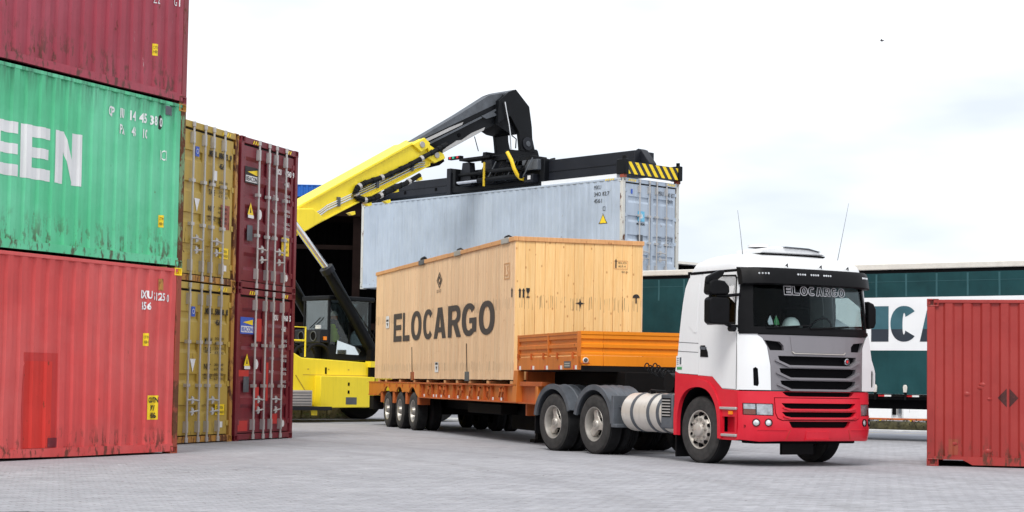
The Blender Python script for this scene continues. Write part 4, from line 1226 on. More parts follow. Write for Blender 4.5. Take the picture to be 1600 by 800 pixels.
for s_ in slots:
    a_, b_ = s_[5], s_[2]
    lp = [(s_[5][0] - .06, s_[5][1] + .01), (s_[4][0], s_[4][1]), (s_[3][0], s_[3][1]), (s_[2][0] + .06, s_[2][1] + .01), (s_[2][0] + .08, s_[2][1] - .015), (s_[3][0] + .01, s_[3][1] - .03), (s_[4][0] - .01, s_[4][1] - .03), (s_[5][0] - .08, s_[5][1] - .015)]
    patch('grille_slat', lp, [], FRONT, 'silver', gr, .0, .045, FC, (), smooth=40)
em = FRONT(1.72, 1.575, .02)
MB().lathe([(-.01, .050), (.012, .047), (.016, .040), (.010, .038)], tuple(em), 0, 20).obj('badge_ring', 'chrome', gr)
MB().lathe([(0, .039), (.012, .037), (.014, 0)], tuple(em), 0, 20).obj('badge_face', 'ctdark', gr)
e2 = em + Vector((.016, 0, 0))
MB().prism([(e2.y - .014, e2.z + .022), (e2.y + .018, e2.z + .022), (e2.y + .019, e2.z - .006), (e2.y, e2.z - .026), (e2.y - .016, e2.z - .006)], 0, e2.x - .004, e2.x).obj('badge_shield', 'lampred', gr)

# red bumper with lamps and lower grille
bp = [(edge_y(.5) + .001, .40), (.20, .375), (.5, .385), (1.9, .385), (2.2, .375), (2 * YC - edge_y(.5) - .001, .40), (2 * YC - edge_y(1.1) - .001, 1.118), (edge_y(1.1) + .001, 1.118)]
hl = [(.003, .765), (.375, .755), (.375, .935), (.003, .94)]
lg = [(.385, 1.028), (2.015, 1.028), (2.005, .80), (1.97, .715), (1.90, .685), (.50, .685), (.43, .715), (.395, .80)]
up_ = [(.52, 1.112), (1.88, 1.112), (1.82, 1.062), (1.76, 1.045), (.64, 1.045), (.58, 1.062)]
lo = [(.62, .675), (1.78, .675), (1.74, .60), (1.70, .575), (.70, .575), (.66, .60)]
bmpr = patch('bumper', bp, [hl, mirror_y(hl), lg, up_, lo], FRONT, 'cabred', trk, -.05, .004, FC + [.02, .05, 2.35, 2.38], FV, smooth=40)
patch('bumper_mesh', [(.36, 1.115), (2.04, 1.115), (2.04, .55), (.36, .55)], [], FRONT, 'mesh', trk, -.065, -.055, FC, FV)
sl = lambda z1, z0: [(.50, z1), (1.90, z1), (1.84, z0 + .02), (1.74, z0), (.66, z0), (.56, z0 + .02)]
lgi = [(.397, 1.018), (2.003, 1.018), (1.993, .80), (1.96, .725), (1.89, .695), (.51, .695), (.44, .725), (.407, .80)]
lgp = patch('lower_grille', lgi, [sl(.945, .862), sl(.815, .735)], FRONT, 'cabred', trk, -.05, .012, FC, FV, smooth=40)
for z in (.855, .728):
    patch('lower_grille_slat', [(.52, z + .03), (.64, z + .006), (1.76, z + .006), (1.88, z + .03), (1.88, z + .01), (1.77, z - .018), (.63, z - .018), (.52, z + .01)], [], FRONT, 'cabred', lgp, 0, .04, FC, (), smooth=40)
patch('plate_recess', rect(.93, .42, 1.36, .53), [], FRONT, 'cabred', bmpr, .0, .014, FC, ())
patch('plate_lip', rect(.92, .405, 1.37, .418), [], FRONT, 'cabred', bmpr, .0, .026, FC, ())
for q in range(2):
    mm = (lambda p: p) if q == 0 else mirror_y
    patch('bumper_crease', mm([(.58, .40), (.595, .40), (.655, .55), (.64, .55)]), [], FRONT, 'redpatch2', bmpr, .0, .008, FC, ())
    patch('bumper_crease', mm([(.15, .545), (.60, .545), (.60, .555), (.15, .555)]), [], FRONT, 'cabred', bmpr, .0, .012, FC, ())
    hb = patch('headlight', mm(hl), [], FRONT, 'plastic', trk, -.07, -.05, FC + [.02, .05, 2.35, 2.38], (), smooth=40)
    gl_ = mm([(.145, .775), (.365, .77), (.365, .925), (.145, .93)])
    patch('lamp_reflector', gl_, [], FRONT, 'lens', hb, -.05, -.015, FC, FV, smooth=40)
    patch('indicator_lens', mm([(.010, .855), (.13, .853), (.13, .928), (.010, .93)]), [], FRONT, 'lens', hb, -.05, -.012, FC + [.02, .05, 2.35, 2.38], ())
    patch('indicator_lens', mm([(.010, .775), (.13, .775), (.13, .848), (.010, .85)]), [], FRONT, 'amberdark', hb, -.05, -.012, FC + [.02, .05, 2.35, 2.38], ())
    patch('headlight_cover', mm([(.006, .768), (.373, .758), (.373, .932), (.006, .937)]), [], FRONT, 'clearglass', hb, -.004, .0, FC + [.02, .05, 2.35, 2.38], FV, smooth=60)
    for y, z in ((.135, .655), (.295, .657)):
        y_ = y if q == 0 else 2 * YC - y
        p = FRONT(y_, z, .004); nn = (FRONT(y_, z, 1) - FRONT(y_, z, 0)).normalized()
        Mx = Matrix.Translation(p) @ nn.to_track_quat('X', 'Z').to_matrix().to_4x4()
        fl = MB().lathe([(-.02, .060), (.010, .058), (.012, .050), (-.006, .046)], (0, 0, 0), 0, 20).xf(Mx).obj('fog_lamp', 'plastic', trk, smooth=40)
        MB().lathe([(-.004, .047), (.004, .03), (.008, 0)], (0, 0, 0), 0, 20).xf(Mx).obj('fog_lens', 'lens', fl, smooth=60)
p = FRONT(.02, .60, .005)
MB().lathe([(-.01, .018), (.006, .016), (.004, 0)], tuple(p), 1, 12).obj('bumper_plug', 'plastic', bmpr)
MB().box((.85, .9, .16), (.90, 1.5, .44)).obj('mud_guard', 'plastic', trk)
MB().box((.75, .25, .335), (1.1, 2.15, .40)).obj('underbody', 'mesh', trk, bevel=.02)

# mirrors
mr = MB().prism([(-.565, 2.13), (-.53, 2.10), (-.22, 2.09), (-.195, 2.12), (-.195, 2.46), (-.23, 2.495), (-.52, 2.50), (-.565, 2.46)], 0, .90, 1.06).obj('mirror', 'plastic', trk, bevel=.03, seg=3)
MB().prism([(-.565, 2.56), (-.52, 2.525), (-.22, 2.54), (-.19, 2.58), (-.20, 2.66), (-.28, 2.74), (-.46, 2.76), (-.55, 2.72)], 0, .88, 1.05).obj('upper_mirror', 'plastic', mr, bevel=.03, seg=3)
MB().tube([(.98, -.40, 2.515), (1.0, -.2, 2.525), (1.02, .0, 2.55)], [.03, .026, .022], 8).obj('mirror_arm', 'plastic', mr, smooth=50)
MB().tube([(.98, -.24, 2.12), (1.0, -.13, 2.07), (1.0, -.02, 2.08)], [.03, .03, .02], 8).obj('mirror_foot', 'plastic', mr, smooth=50)
MB().lathe([(-.05, 0), (-.05, .045), (.05, .05), (.05, 0)], (1.0, -.12, 2.04), 0, 14).obj('mirror_pivot', 'plastic', mr, smooth=40)
MB().prism([(-.58, 2.70), (-.50, 2.66), (-.28, 2.82), (-.24, 2.90), (-.34, 2.90), (-.56, 2.80)], 0, .92, 1.0).obj('kerb_mirror', 'plastic', mr, bevel=.02)
mr2 = MB().prism([(2.47, 2.10), (2.60, 2.12), (2.63, 2.2), (2.63, 2.42), (2.58, 2.50), (2.47, 2.54)], 0, .86, 1.03).obj('mirror', 'plastic', trk, bevel=.03, seg=3)
MB().tube([(.96, 2.40, 2.3), (.96, 2.52, 2.3)], .03, 8).obj('mirror_arm', 'plastic', mr2)

# roof fittings
ac = MB().prism([(.55, 3.21), (1.77, 3.22), (1.80, 3.255), (1.45, 3.31), (.85, 3.325), (.56, 3.28)], 0, .15, .80).obj('roof_cooler', 'cabwhite', trk, bevel=.02)
MB().box((.12, .56, 3.19), (.83, 1.76, 3.212)).obj('cooler_seal', 'mesh', ac)
MB().prism([(.98, 3.316), (1.45, 3.306), (1.68, 3.275), (1.66, 3.283), (1.44, 3.322), (1.0, 3.33)], 0, .12, .83).obj('cooler_panel', 'fender', ac)
MB().lathe([(0, .17), (.04, .165), (.05, .12), (.055, 0)], (.42, .80, 3.325), 2, 20).obj('cooler_dome', 'cabwhite', ac, smooth=40)
MB().tube([(.6, .37, 3.12), (.6, .32, 3.5), (.6, .26, 3.86)], [.006, .004, .0025], 5).obj('antenna', 'fender', trk)
MB().tube([(.6, 2.16, 3.06), (.6, 2.18, 3.13)], .016, 6).obj('antenna_base', 'plastic', trk)
MB().tube([(.6, 2.18, 3.1), (.6, 2.30, 3.6), (.6, 2.42, 4.1)], [.006, .004, .0025], 5).obj('antenna', 'fender', trk)

# tank, tool box, mudguards, hoses
tk = MB().lathe([(-2.32, 0), (-2.32, .20), (-2.30, .285), (-2.26, .315), (-.80, .315), (-.78, 0)], (0, .34, .735), 0, 40).obj('fuel_tank', 'tank', trk, smooth=35)
for x in (-1.98, -1.50, -1.22):
    MB().lathe([(x, .314), (x, .325), (x + .075, .325), (x + .075, .314)], (0, .34, .735), 0, 40).obj('tank_strap', 'fender', tk)
MB().lathe([(1.03, 0), (1.075, .05), (1.03, .05)], (-1.72, .30, 0), 2, 12).obj('filler_cap', 'plastic', tk)
MB().tube([(-1.85, .3, 1.06), (-1.7, .25, 1.10), (-1.45, .28, 1.085), (-1.1, .3, 1.09), (-.8, .4, 1.08)], .018, 6).obj('tank_hose', 'plastic', tk)
bx = MB().box((-1.02, -.02, .50), (-.69, .62, 1.04)).obj('battery_box', 'fender', trk, bevel=.02)
patch('box_vent', rect(-.98, .68, -.74, .98), [], lambda u, v, d: (u, -.02 - d, v), 'mesh', bx, 0, .004)
for i in range(6):
    MB().box((-.975, -.034, .70 + i * .047), (-.745, -.022, .72 + i * .047)).obj('vent_bar', 'galv', bx)
MB().box((-.70, .1, .40), (-.62, .5, 1.2)).obj('cab_step_bracket', 'under', trk)
MB().lathe([(-.02, 0), (-.02, .15), (.3, .16), (.3, 0)], (-.80, 0, 1.22), 1, 18).obj('air_filter', 'plastic', trk, smooth=40)
MB().box((-.66, .02, .07), (-.63, .40, .46)).obj('mud_flap', 'plastic', trk)
def mudguard(cx, cz, R, a0, a1, ext=None):
    t = .025; N = 20; vs = []
    for i in range(N + 1):
        a = a0 + (a1 - a0) * i / N
        x, z = cx + R * cos(a), cz + R * sin(a)
        xi, zi = cx + (R - t) * cos(a), cz + (R - t) * sin(a)
        vs += [(x, -.005, z), (xi, -.012, zi), (x, .68, z), (xi, .68, zi)]
    m = MB(); fs = []
    for i in range(N):
        p, q = i * 4, i * 4 + 4
        fs += [(p, q, q + 1, p + 1), (p, p + 2, q + 2, q), (p + 1, q + 1, q + 3, p + 3), (p + 2, p + 3, q + 3, q + 2)]
    fs += [(0, 1, 3, 2), (N * 4, N * 4 + 2, N * 4 + 3, N * 4 + 1)]
    m.add(vs, fs)
    o = m.obj('mudguard', 'fender', trk, smooth=45)
    lip = MB(); vs = []
    for i in range(N + 1):
        a = a0 + (a1 - a0) * i / N
        for rr, y in ((R + .015, -.012), (R - .075, -.012), (R - .075, .03), (R + .015, .03)):
            vs.append((cx + rr * cos(a), y, cz + rr * sin(a)))
    lip.add(vs, [(i * 4 + j, i * 4 + (j + 1) % 4, i * 4 + 4 + (j + 1) % 4, i * 4 + 4 + j) for i in range(N) for j in range(4)] + [(0, 1, 2, 3), (N * 4, N * 4 + 3, N * 4 + 2, N * 4 + 1)])
    lip.obj('mudguard_lip', 'fender', o, smooth=45)
    for i in (1, 2, 3):
        rb = MB(); vs = []
        for j in range(N + 1):
            a = a0 + (a1 - a0) * j / N
            for rr, y in ((R + .012, .1 + .14 * i), (R, .1 + .14 * i - .02), (R, .1 + .14 * i + .02)):
                vs.append((cx + rr * cos(a), y, cz + rr * sin(a)))
        rb.add(vs, [(j * 3 + q, j * 3 + (q + 1) % 3, j * 3 + 3 + (q + 1) % 3, j * 3 + 3 + q) for j in range(N) for q in range(3)]).obj('mudguard_rib', 'fender', o, smooth=45)
    return o
mudguard(-4.478, .53, .63, radians(18), radians(172))
g2 = mudguard(-3.1, .53, .63, radians(0), radians(168))
MB().box((-2.52, -.01, .47), (-2.45, .68, 1.0)).box((-2.5, -.012, .47), (-2.34, .66, .53)).obj('mudguard_apron', 'fender', g2, bevel=.01)
MB().box((-2.50, .1, .80), (-2.34, .4, .84)).obj('mudguard_stay', 'fender', g2)
MB().box((-5.13, .02, .28), (-5.10, .62, .62)).obj('mud_flap', 'plastic', trk)
for q in range(2):
    pts = []
    for i in range(150):
        t = i / 149; a = i * 2 * pi / 12
        pts.append((-1.95 + 1.25 * t, .30 + q * .16 + .055 * cos(a), 1.52 - .17 * sin(pi * (t * .9 + .05)) + .055 * sin(a)))
    MB().tube(pts, .011, 5).obj('air_hose', 'plastic', trk, smooth=50)
MB().box((-.85, .35, 1.05), (-.72, 1.9, 1.6)).obj('hose_carrier', 'under', trk)

# things lying behind the windscreen
TKM = Matrix.Translation((TK[0][0], TK[0][1], 0)) @ Matrix.Rotation(math.atan2(TK[1][1], TK[1][0]), 4, 'Z')
def at_dash(x, y, z): return tuple(TKM @ Vector((x, y, z)))
hp = [(0, .175), (.012, .178), (.02, .14), (.06, .13), (.11, .105), (.145, .06), (.155, 0)]
h_ = MB().lathe(hp, (0, 0, 0), 2, 20).obj('hard_hat', 'helmet', loc=at_dash(1.0, .98, 2.09), smooth=50)
tag(h_, 'white hard hat lying on the dashboard behind the windscreen', 'hard hat')
for x, y, m, l_ in ((1.08, .645, 'flaggreen', 'small green table flag on the truck dashboard'), (1.08, .53, 'paper', 'small white table flag on the truck dashboard')):
    f = thing('table_flag', l_, 'flag', at_dash(x, y, 2.09), math.atan2(TK[1][1], TK[1][0]), 'table flags on the dashboard')
    MB().tube([(0, 0, 0), (0, -.01, .17)], .004, 5).obj('pole', 'chrome', f)
    MB().lathe([(0, 0), (0, .03), (.012, .025), (.014, 0)], (0, 0, 0), 2, 10).obj('stand', 'plastic', f)
    MB().prism([(-.008, .165), (.03, .10), (.055, .03), (-.03, .025), (-.05, .07)], 0, -.003, .003).obj('cloth', m, f)
pa = MB().add([(0, -.11, .0), (.10, -.02, .0), (.02, .13, .04), (-.10, .05, .13), (-.04, -.06, .15)], [(0, 1, 2, 3, 4)]).obj('paper', 'paper', loc=at_dash(1.02, 1.92, 2.10), rot=(0, 0, math.atan2(TK[1][1], TK[1][0])), smooth=0)
tag(pa, 'folded white paper on the dashboard at the driver side', 'paper')
# ================================================================ low trailer
TRO, TRD = (.0546, 33.7793), (sin(.2905), -cos(.2905))
TRZ = math.atan2(TRD[1], TRD[0])
TW = 2.657
tr = thing('semi_trailer', 'rusty orange low-bed trailer with goose-neck sideboards carrying the crate', 'trailer', (TRO[0], TRO[1], 0), TRZ)
for s_ in (0, 1):
    Y = lambda y: y if s_ == 0 else TW - y
    def bxs(a, b): return tuple(min(p, q) for p, q in zip(a, b)), tuple(max(p, q) for p, q in zip(a, b))
    def B(x0, y0, z0, x1, y1, z1): return MB().box(*bxs((x0, Y(y0), z0), (x1, Y(y1), z1)))
    B(-7.75, .075, .80, .20, .09, 1.13).obj('side_beam', 'orangeside', tr)
    B(-7.75, .0, 1.118, .20, .16, 1.152).obj('beam_flange', 'orangerust', tr, bevel=.004)
    B(-7.75, .0, .788, .20, .16, .815).obj('beam_flange', 'orangerust', tr, bevel=.004)
    for x in (-7.51, -6.61, -6.02, -5.31, -4.67, -3.9, -3.0, -2.19, -1.65, -.68, -.1):
        B(x, .012, .815, x + .022, .078, 1.118).obj('stiffener', 'orangerust', tr)
    for x in (-6.95, -5.85, -5.5, -4.25, -3.95, -3.3, -2.6, -1.95, -1.05, -.85):
        pts = [(x, Y(.07), 1.07), (x + .05, Y(.02), 1.06), (x + .10, Y(.015), 1.0), (x + .05, Y(.02), .94), (x - .02, Y(.03), .90), (x + .0, Y(.05), .85)]
        MB().tube(pts, .018, 6).obj('lashing_hook', 'orangerust', tr, smooth=50)
    for x in (-7.35, -6.45, -6.2, -5.75, -5.05, -4.3, -3.5, -2.65, -1.55, -.95):
        B(x, .002, .825, x + .09, .012, .885).obj('reflector', 'reflred', tr)
        B(x + .09, .002, .825, x + .16, .012, .885).obj('reflector', 'white', tr)
    # plate over the three axles with an arch at each wheel
    pl = [(-7.72, 1.152), (-7.72, .80)]
    for xc in (-8.46, -9.86, -11.25):
        pl += [(xc + .60, .80 if xc == -8.46 else .92)] + [(xc + .46 * cos(a), .62 + .42 * sin(a)) for a in frange(radians(42), radians(138), 10)] + [(xc - .60, .92)]
    pl += [(-12.30, .80), (-13.44, .80), (-13.44, 1.152)]
    patch('axle_plate', pl, [], lambda u, v, d, Y=Y: (u, Y(.012 - d), v), 'orangeside', tr, -.05, 0, (), (), smooth=30)
    B(-13.44, .0, 1.125, -7.72, .10, 1.155).obj('beam_flange', 'orangerust', tr, bevel=.004)
    for x in (-7.9, -9.15, -10.55, -11.95):
        B(x - .10, .03, .62, x + .10, .3, .92).obj('spring_hanger', 'orangerust', tr, bevel=.01)
    for x in (-8.75, -8.15, -10.15, -9.55, -11.55, -10.95):
        B(x, -.004, 1.03, x + .07, .0, 1.10).obj('reflector', 'white' if s_ else 'reflred', tr)
    B(-13.46, .0, .79, -12.55, .35, .82).obj('tail_shelf', 'orangerust', tr)
    B(-13.40, .02, .42, -12.9, .3, .78).obj('tail_box', 'under', tr, bevel=.01)
    for x in (-8.46, -9.86, -11.25):
        wheel(tr, x, Y(.02), .462, .464, 'trailer', flip=bool(s_), dual=True)
    # neck
    MB().prism([(.04, 1.42), (.30, 1.42), (.20, .81), (-.10, .81)], 1, Y(.0), Y(.13)).obj('neck_pillar', 'orangeside', tr, bevel=.006)
    B(.30, .04, 1.12, 1.70, .24, 1.205).obj('neck_rail', 'orangerust', tr, bevel=.006)
    B(.20, .12, .81, 1.34, .14, 1.13).obj('neck_plate', 'orangerust', tr)
    B(.20, .04, .785, 1.34, .2, .812).obj('beam_flange', 'orangerust', tr)
    B(1.31, .04, .50, 1.46, .2, 1.12).obj('neck_post', 'orangeside', tr, bevel=.006)
    # goose-neck deck edge and sideboards
    B(.26, .0, 1.425, 3.85, .08, 1.665).obj('deck_edge', 'orangeside', tr, bevel=.008)
    def board(x0, x1):
        pr = [(1.68, .0), (1.72, .0), (1.735, .03), (1.80, .03), (1.815, .0), (1.875, .0), (1.89, .03), (1.955, .03), (1.97, .0), (2.03, .0), (2.045, -.012), (2.09, -.012)]
        poly = [(Y(.012 + d), z) for z, d in pr] + [(Y(.06), z) for z, d in pr[::-1]]
        return MB().prism(poly, 0, x0, x1)
    for x0, x1 in ((.30, 2.12), (2.18, 3.80)):
        board(x0, x1).obj('sideboard', 'orangeside', tr, smooth=20)
    for x in (.25, 2.125, 3.80):
        B(x, -.004, 1.44, x + .05, .06, 2.095).obj('sideboard_post', 'orangeside', tr, bevel=.005)
    for x in (.36, 1.2, 1.95, 2.75, 3.62):
        MB().tube([(x, Y(-.01), 1.62), (x, Y(-.02), 1.66), (x, Y(-.015), 1.73)], .024, 6).obj('hinge', 'orangerust', tr, smooth=50)
    for x in (.30, 1.15, 1.98, 2.80, 3.62):
        B(x, -.006, 1.432, x + .10, .0, 1.502).obj('reflector', 'reflred', tr); B(x + .10, -.006, 1.432, x + .20, .0, 1.502).obj('reflector', 'white', tr)
B2 = lambda a, b: MB().box(a, b)
B2((-13.42, .10, 1.085), (.20, TW - .10, 1.148)).obj('deck', 'under', tr)
for y in (.80, 1.70): B2((-13.3, y, .55), (.2, y + .16, 1.085)).obj('main_beam', 'under', tr)
for x in (-7.0, -5.2, -3.4, -1.6, -.2): B2((x, .1, .85), (x + .12, TW - .1, 1.08)).obj('cross_member', 'under', tr)
for x in (-8.46, -9.86, -11.25): MB().cyl((x, .2, .464), (x, TW - .2, .464), .08, 10).obj('axle', 'under', tr)
B2((-4.6, .35, .52), (-2.0, .72, .74)).obj('tool_box', 'under', tr, bevel=.02)
B2((-3.4, 1.0, .2), (-.6, 1.7, .8)).obj('underside_filler', 'under', tr, bevel=.03)  # added dark mass, deepens the black shade under the trailer
for y in (.75, 1.8):
    B2((-.9, y, .06), (-.75, y + .14, 1.0)).obj('landing_leg', 'under', tr); B2((-1.0, y - .08, .0), (-.65, y + .22, .06)).obj('landing_foot', 'under', tr)
B2((-13.42, .3, .45), (-13.34, TW - .3, .58)).obj('rear_bumper', 'orangerust', tr)
B2((.15, .75, .85), (4.2, 1.9, 1.40)).obj('neck_beam', 'under', tr, bevel=.02)
B2((.30, .06, 1.40), (3.86, TW - .06, 1.50)).obj('neck_deck', 'under', tr)
B2((.2, .2, .55), (.3, TW - .2, 1.42)).obj('neck_wall', 'orangerust', tr)
# front board
pr = [(1.68, .0), (1.72, .0), (1.735, -.03), (1.80, -.03), (1.815, .0), (1.875, .0), (1.89, -.03), (1.955, -.03), (1.97, .0), (2.03, .0), (2.045, .012), (2.10, .012)]
for y0, y1 in ((.055, .47), (.476, TW - .055)):
    MB().prism([(3.84 + d, z) for z, d in pr] + [(3.79, z) for z, d in pr[::-1]], 1, y0, y1).obj('front_board', 'orange', tr, smooth=20)
    B2((3.78, y0, 1.43), (3.852, y1, 1.675)).obj('front_panel', 'orange', tr, bevel=.006)
MB().lathe([(3.85, .052), (3.875, .05), (3.88, .038), (3.872, .036)], (0, .14, 1.59), 0, 20).obj('lamp_ring', 'alu', tr)
MB().lathe([(3.85, .037), (3.878, .02), (3.88, 0)], (0, .14, 1.59), 0, 20).obj('lamp_lens', 'fender', tr)
B2((3.12, -.008, 1.46), (3.48, .0, 1.575)).obj('number_plate', 'fender', tr)
for i in range(2): B2((3.16, -.011, 1.485 + i * .04), (3.44, -.008, 1.505 + i * .04)).obj('plate_print', 'galv', tr)
MB().tube([(3.86, .06, 1.54), (3.92, .08, 1.535), (3.9, .2, 1.54)], .012, 6).obj('lamp_bracket', 'orangerust', tr)

# ================================================================ crate
cr8 = thing('wooden_crate', 'long pale pine crate lettered ELOCARGO on the orange trailer', 'crate', (TRO[0], TRO[1], 0), TRZ)
CL, Z0, Z1 = 12.69, 1.235, 3.95
B2((-CL + .04, .03, Z0 + .02), (-.03, TW - .02, Z1)).obj('carcass', 'pinedark', cr8)
np_ = 64; pw = CL / np_
rs = random.Random(11)
base = MB().box((0, 0, 0), (pw - .014, .03, Z1 - Z0)).obj('plank', 'pine', cr8, bevel=.003, seg=1)
for i in range(np_):
    o = base if i == 0 else base.copy()
    if i: COL.objects.link(o)
    o.location = (-CL + i * pw + .003, rs.uniform(-.003, .002), Z0 + rs.uniform(-.004, .004))
nf = 13; fw = (TW - .03) / nf
base = MB().box((0, 0, 0), (.03, fw - .007, Z1 - Z0)).obj('plank', 'pineface', cr8, bevel=.003, seg=1)
for i in range(nf):
    o = base if i == 0 else base.copy()
    if i: COL.objects.link(o)
    o.location = (-.03 + rs.uniform(-.003, .003), .015 + i * fw, Z0 + rs.uniform(-.004, .004))
B2((-CL, TW - .02, Z0), (0, TW, Z1)).obj('far_side', 'pine', cr8)
B2((-CL - .01, .03, Z0), (-CL + .04, TW - .02, Z1)).obj('rear_end', 'pine', cr8)
B2((-CL, .0, Z1), (0, TW, Z1 + .055)).obj('lid', 'pine', cr8)
xs_ = [-CL - .02, -10.4, -7.6, -5.2, -2.4, .022]
for i in range(5):
    B2((xs_[i] + .004, -.028 - .002 * (i % 2), 3.945), (xs_[i + 1] - .004, .05, 4.03 + .004 * (i % 3))).obj('lid_trim', 'pinedark', cr8, bevel=.005)
B2((-.03, .055, 3.945), (.026, TW + .02, 4.032)).obj('lid_trim', 'pinedark', cr8, bevel=.005)
B2((-CL + .1, .45, 1.150), (-.1, TW - .3, Z0 - .002)).obj('gap_blocker', 'under', cr8)  # dark box added to block light through the gap under the crate
for x in (-12.3, -11.48, -9.88, -8.38, -7.03, -5.43, -4.38, -3.35, -1.93, -.25):
    B2((x, .01, 1.153), (x + .14, TW - .01, Z0 - .02)).obj('skid', 'pinedark', cr8, bevel=.006)
for x, m in ((-8.56, 'rustpost'), (-3.55, 'fender')):
    B2((x, -.02, 1.20), (x + .30, .0, 1.40)).obj('corner_plate', m, cr8, bevel=.004)
    MB().tube([(x + .16, -.012, 1.40), (x + .12, -.012, 1.6), (x + .06, -.008, 2.0)], .008, 5).obj('lashing_wire', 'plastic', cr8)
for x in (-7.6, -4.3, -.62):
    B2((x - .26, -.042, 3.93), (x + .26, .1, 4.044)).obj('strap_plate', 'fender' if x < -5 else 'steel', cr8, bevel=.01)
    MB().tube([(x - .2, .02, 4.05), (x - .05, .0, 4.06), (x + .1, .02, 4.07), (x + .2, .05, 4.05)], [.015, .03, .032, .015] if x > -7 else [.02, .05, .06, .02], 7).obj('strap_ratchet', 'plastic', cr8, smooth=50)
CF = lambda u, v, d: (u, -.006 - d, v)
for ch, a, b in (('E', -10.52, -9.62), ('L', -9.50, -8.78), ('O', -8.62, -7.56), ('C', -7.40, -6.42), ('A', -6.36, -5.26), ('R', -5.08, -3.98), ('G', -3.90, -2.72), ('O', -2.53, -1.34)):
    block_letter(ch, cr8, 'letterwood', CF, a, 2.155, b - a, .70, .285 if ch not in 'ER' else .30, .20, .004)
dm = lambda r, s: [(-5.92 + .25 * r * c1, 3.48 + .19 * r * s1) for c1, s1 in ((0, 1), (1, 0), (0, -1), (-1, 0))]
patch('crate_mark', dm(1, 1), [dm(.78, 1)], CF, 'letterwood', cr8, None, .004)
patch('crate_mark', dm(.58, 1), [dm(.30, 1)], CF, 'letterwood', cr8, None, .004)
text('ELO 827', cr8, 'letterwood', CF, -6.14, 3.20, .40, .07)
for a, b, c, d in ((-11.42, 2.52, -11.05, 2.83), (-6.20, 1.39, -5.87, 1.62)):
    patch('crate_label', rect(a, b, c, d), [], CF, 'white', cr8, None, .004)
    patch('label_print', rect(a + .05, b + .17, c - .06, b + .22), [], CF, 'letterblack', cr8, None, .007)
    patch('label_print', [(a + .09, b + .13), (c - .09, b + .13), ((a + c) / 2, b + .04)], [], CF, 'letterblack', cr8, None, .007)
patch('crate_mark', rect(-.72, 3.22, -.34, 3.54), [rect(-.69, 3.24, -.37, 3.52)], CF, 'pinedark', cr8, None, .004)
text('L5', cr8, 'pinedark', CF, -.64, 3.28, .22, .2)
arrow = lambda x, z, s: [(x - .035 * s, z), (x + .035 * s, z), (x + .035 * s, z + .13), (x + .065 * s, z + .13), (x, z + .19), (x - .065 * s, z + .13), (x - .035 * s, z + .13)]
patch('crate_mark', arrow(-.16, 2.85, 1.0), [], CF, 'letterblack', cr8, None, .004)
FF = lambda u, v, d: (.004 + d, u, v)
for y in (.105, .18): patch('crate_mark', arrow(y, 2.84, .5), [], FF, 'letterblack', cr8, None, .004)
patch('crate_mark', [(.235, 2.84), (.305, 2.84), (.300, 2.855), (.277, 2.875), (.277, 2.92), (.305, 2.97), (.308, 3.03), (.232, 3.03), (.235, 2.97), (.263, 2.92), (.263, 2.875), (.240, 2.855)], [], FF, 'letterblack', cr8, None, .004)
st_ = []
for i in range(8):
    r = .10 if i % 2 == 0 else .028; a = pi / 2 + i * pi / 4; st_.append((1.345 + r * cos(a), 2.76 + r * sin(a)))
patch('crate_mark', st_, [], FF, 'letterblack', cr8, None, .004)
um = [(2.52 + .075 * cos(a), 2.90 + .075 * sin(a)) for a in frange(0, pi, 10)]
patch('crate_mark', um + [(2.50, 2.90), (2.50, 2.80), (2.54, 2.80), (2.53, 2.90)][:0], [], FF, 'letterblack', cr8, None, .004)
patch('crate_mark', rect(2.505, 2.79, 2.535, 2.90), [], FF, 'letterblack', cr8, None, .004)
patch('crate_mark', rect(2.04, 3.46, 2.34, 3.63), [rect(2.05, 3.47, 2.33, 3.62)], FF, 'pinedark', cr8, None, .004)
text('ELO', cr8, 'letterwood', FF, 2.14, 3.57, .17, .035); text('827-4', cr8, 'letterwood', FF, 2.14, 3.50, .15, .035)
patch('crate_mark', arrow(2.085, 3.48, .4), [], FF, 'letterwood', cr8, None, .004)
text('BR 01', cr8, 'letterwood', FF, 2.21, 3.39, .13, .035)

# ================================================================ curtain-sided trailer
CTO, CTD = (3.2, 43.0), (cos(.62), -sin(.62))
ct = thing('curtain_trailer', 'dark green curtain-sided trailer with big letters ICA on a white band', 'trailer', (CTO[0], CTO[1], 0), math.atan2(CTD[1], CTD[0]))
CX0, CX1 = -1.5, 12.1
def CS(u, v, d):
    w = .014 * noise.noise(Vector((u * 1.4, v * 2.2, 3))) + .010 * noise.noise(Vector((u * 4, v * 3, 8)))
    if v < 1.35: w += .03 * sin(u * 2 * pi / .72) * (1.35 - v) / .3
    return (u, w - d, v)
nu, nv = 150, 22
mb = MB(); us = frange(CX0, CX1, nu); vs_ = frange(1.06, 3.78, nv)
mb.v = [CS(u, v, 0) for v in vs_ for u in us]; n = nu + 1
mb.f = [(j * n + i, j * n + i + 1, (j + 1) * n + i + 1, (j + 1) * n + i) for j in range(nv) for i in range(nu)]
mb.obj('curtain', 'curtain', ct, smooth=80)
cu_ = frange(CX0, CX1, 90); cv_ = frange(1.0, 3.9, 30)
patch('white_band', rect(2.6, 2.04, CX1 - .1, 3.235), [], CS, 'curtainwhite', ct, None, .006, cu_, cv_, smooth=80)
for a, b, ch in ((6.11, 6.53, 'I'), (6.575, 7.225, 'C'), (7.27, 8.05, 'A')):
    for m, cl in (('ctteal', (2.52, 1)), ('ctdark', (2.52, -1))):
        block_letter(ch, ct, m, CS, a, 2.24, b - a, .80, .44 if ch == 'C' else .40, .23, .012, cu_, cv_, clip=(cl[0], cl[1]))
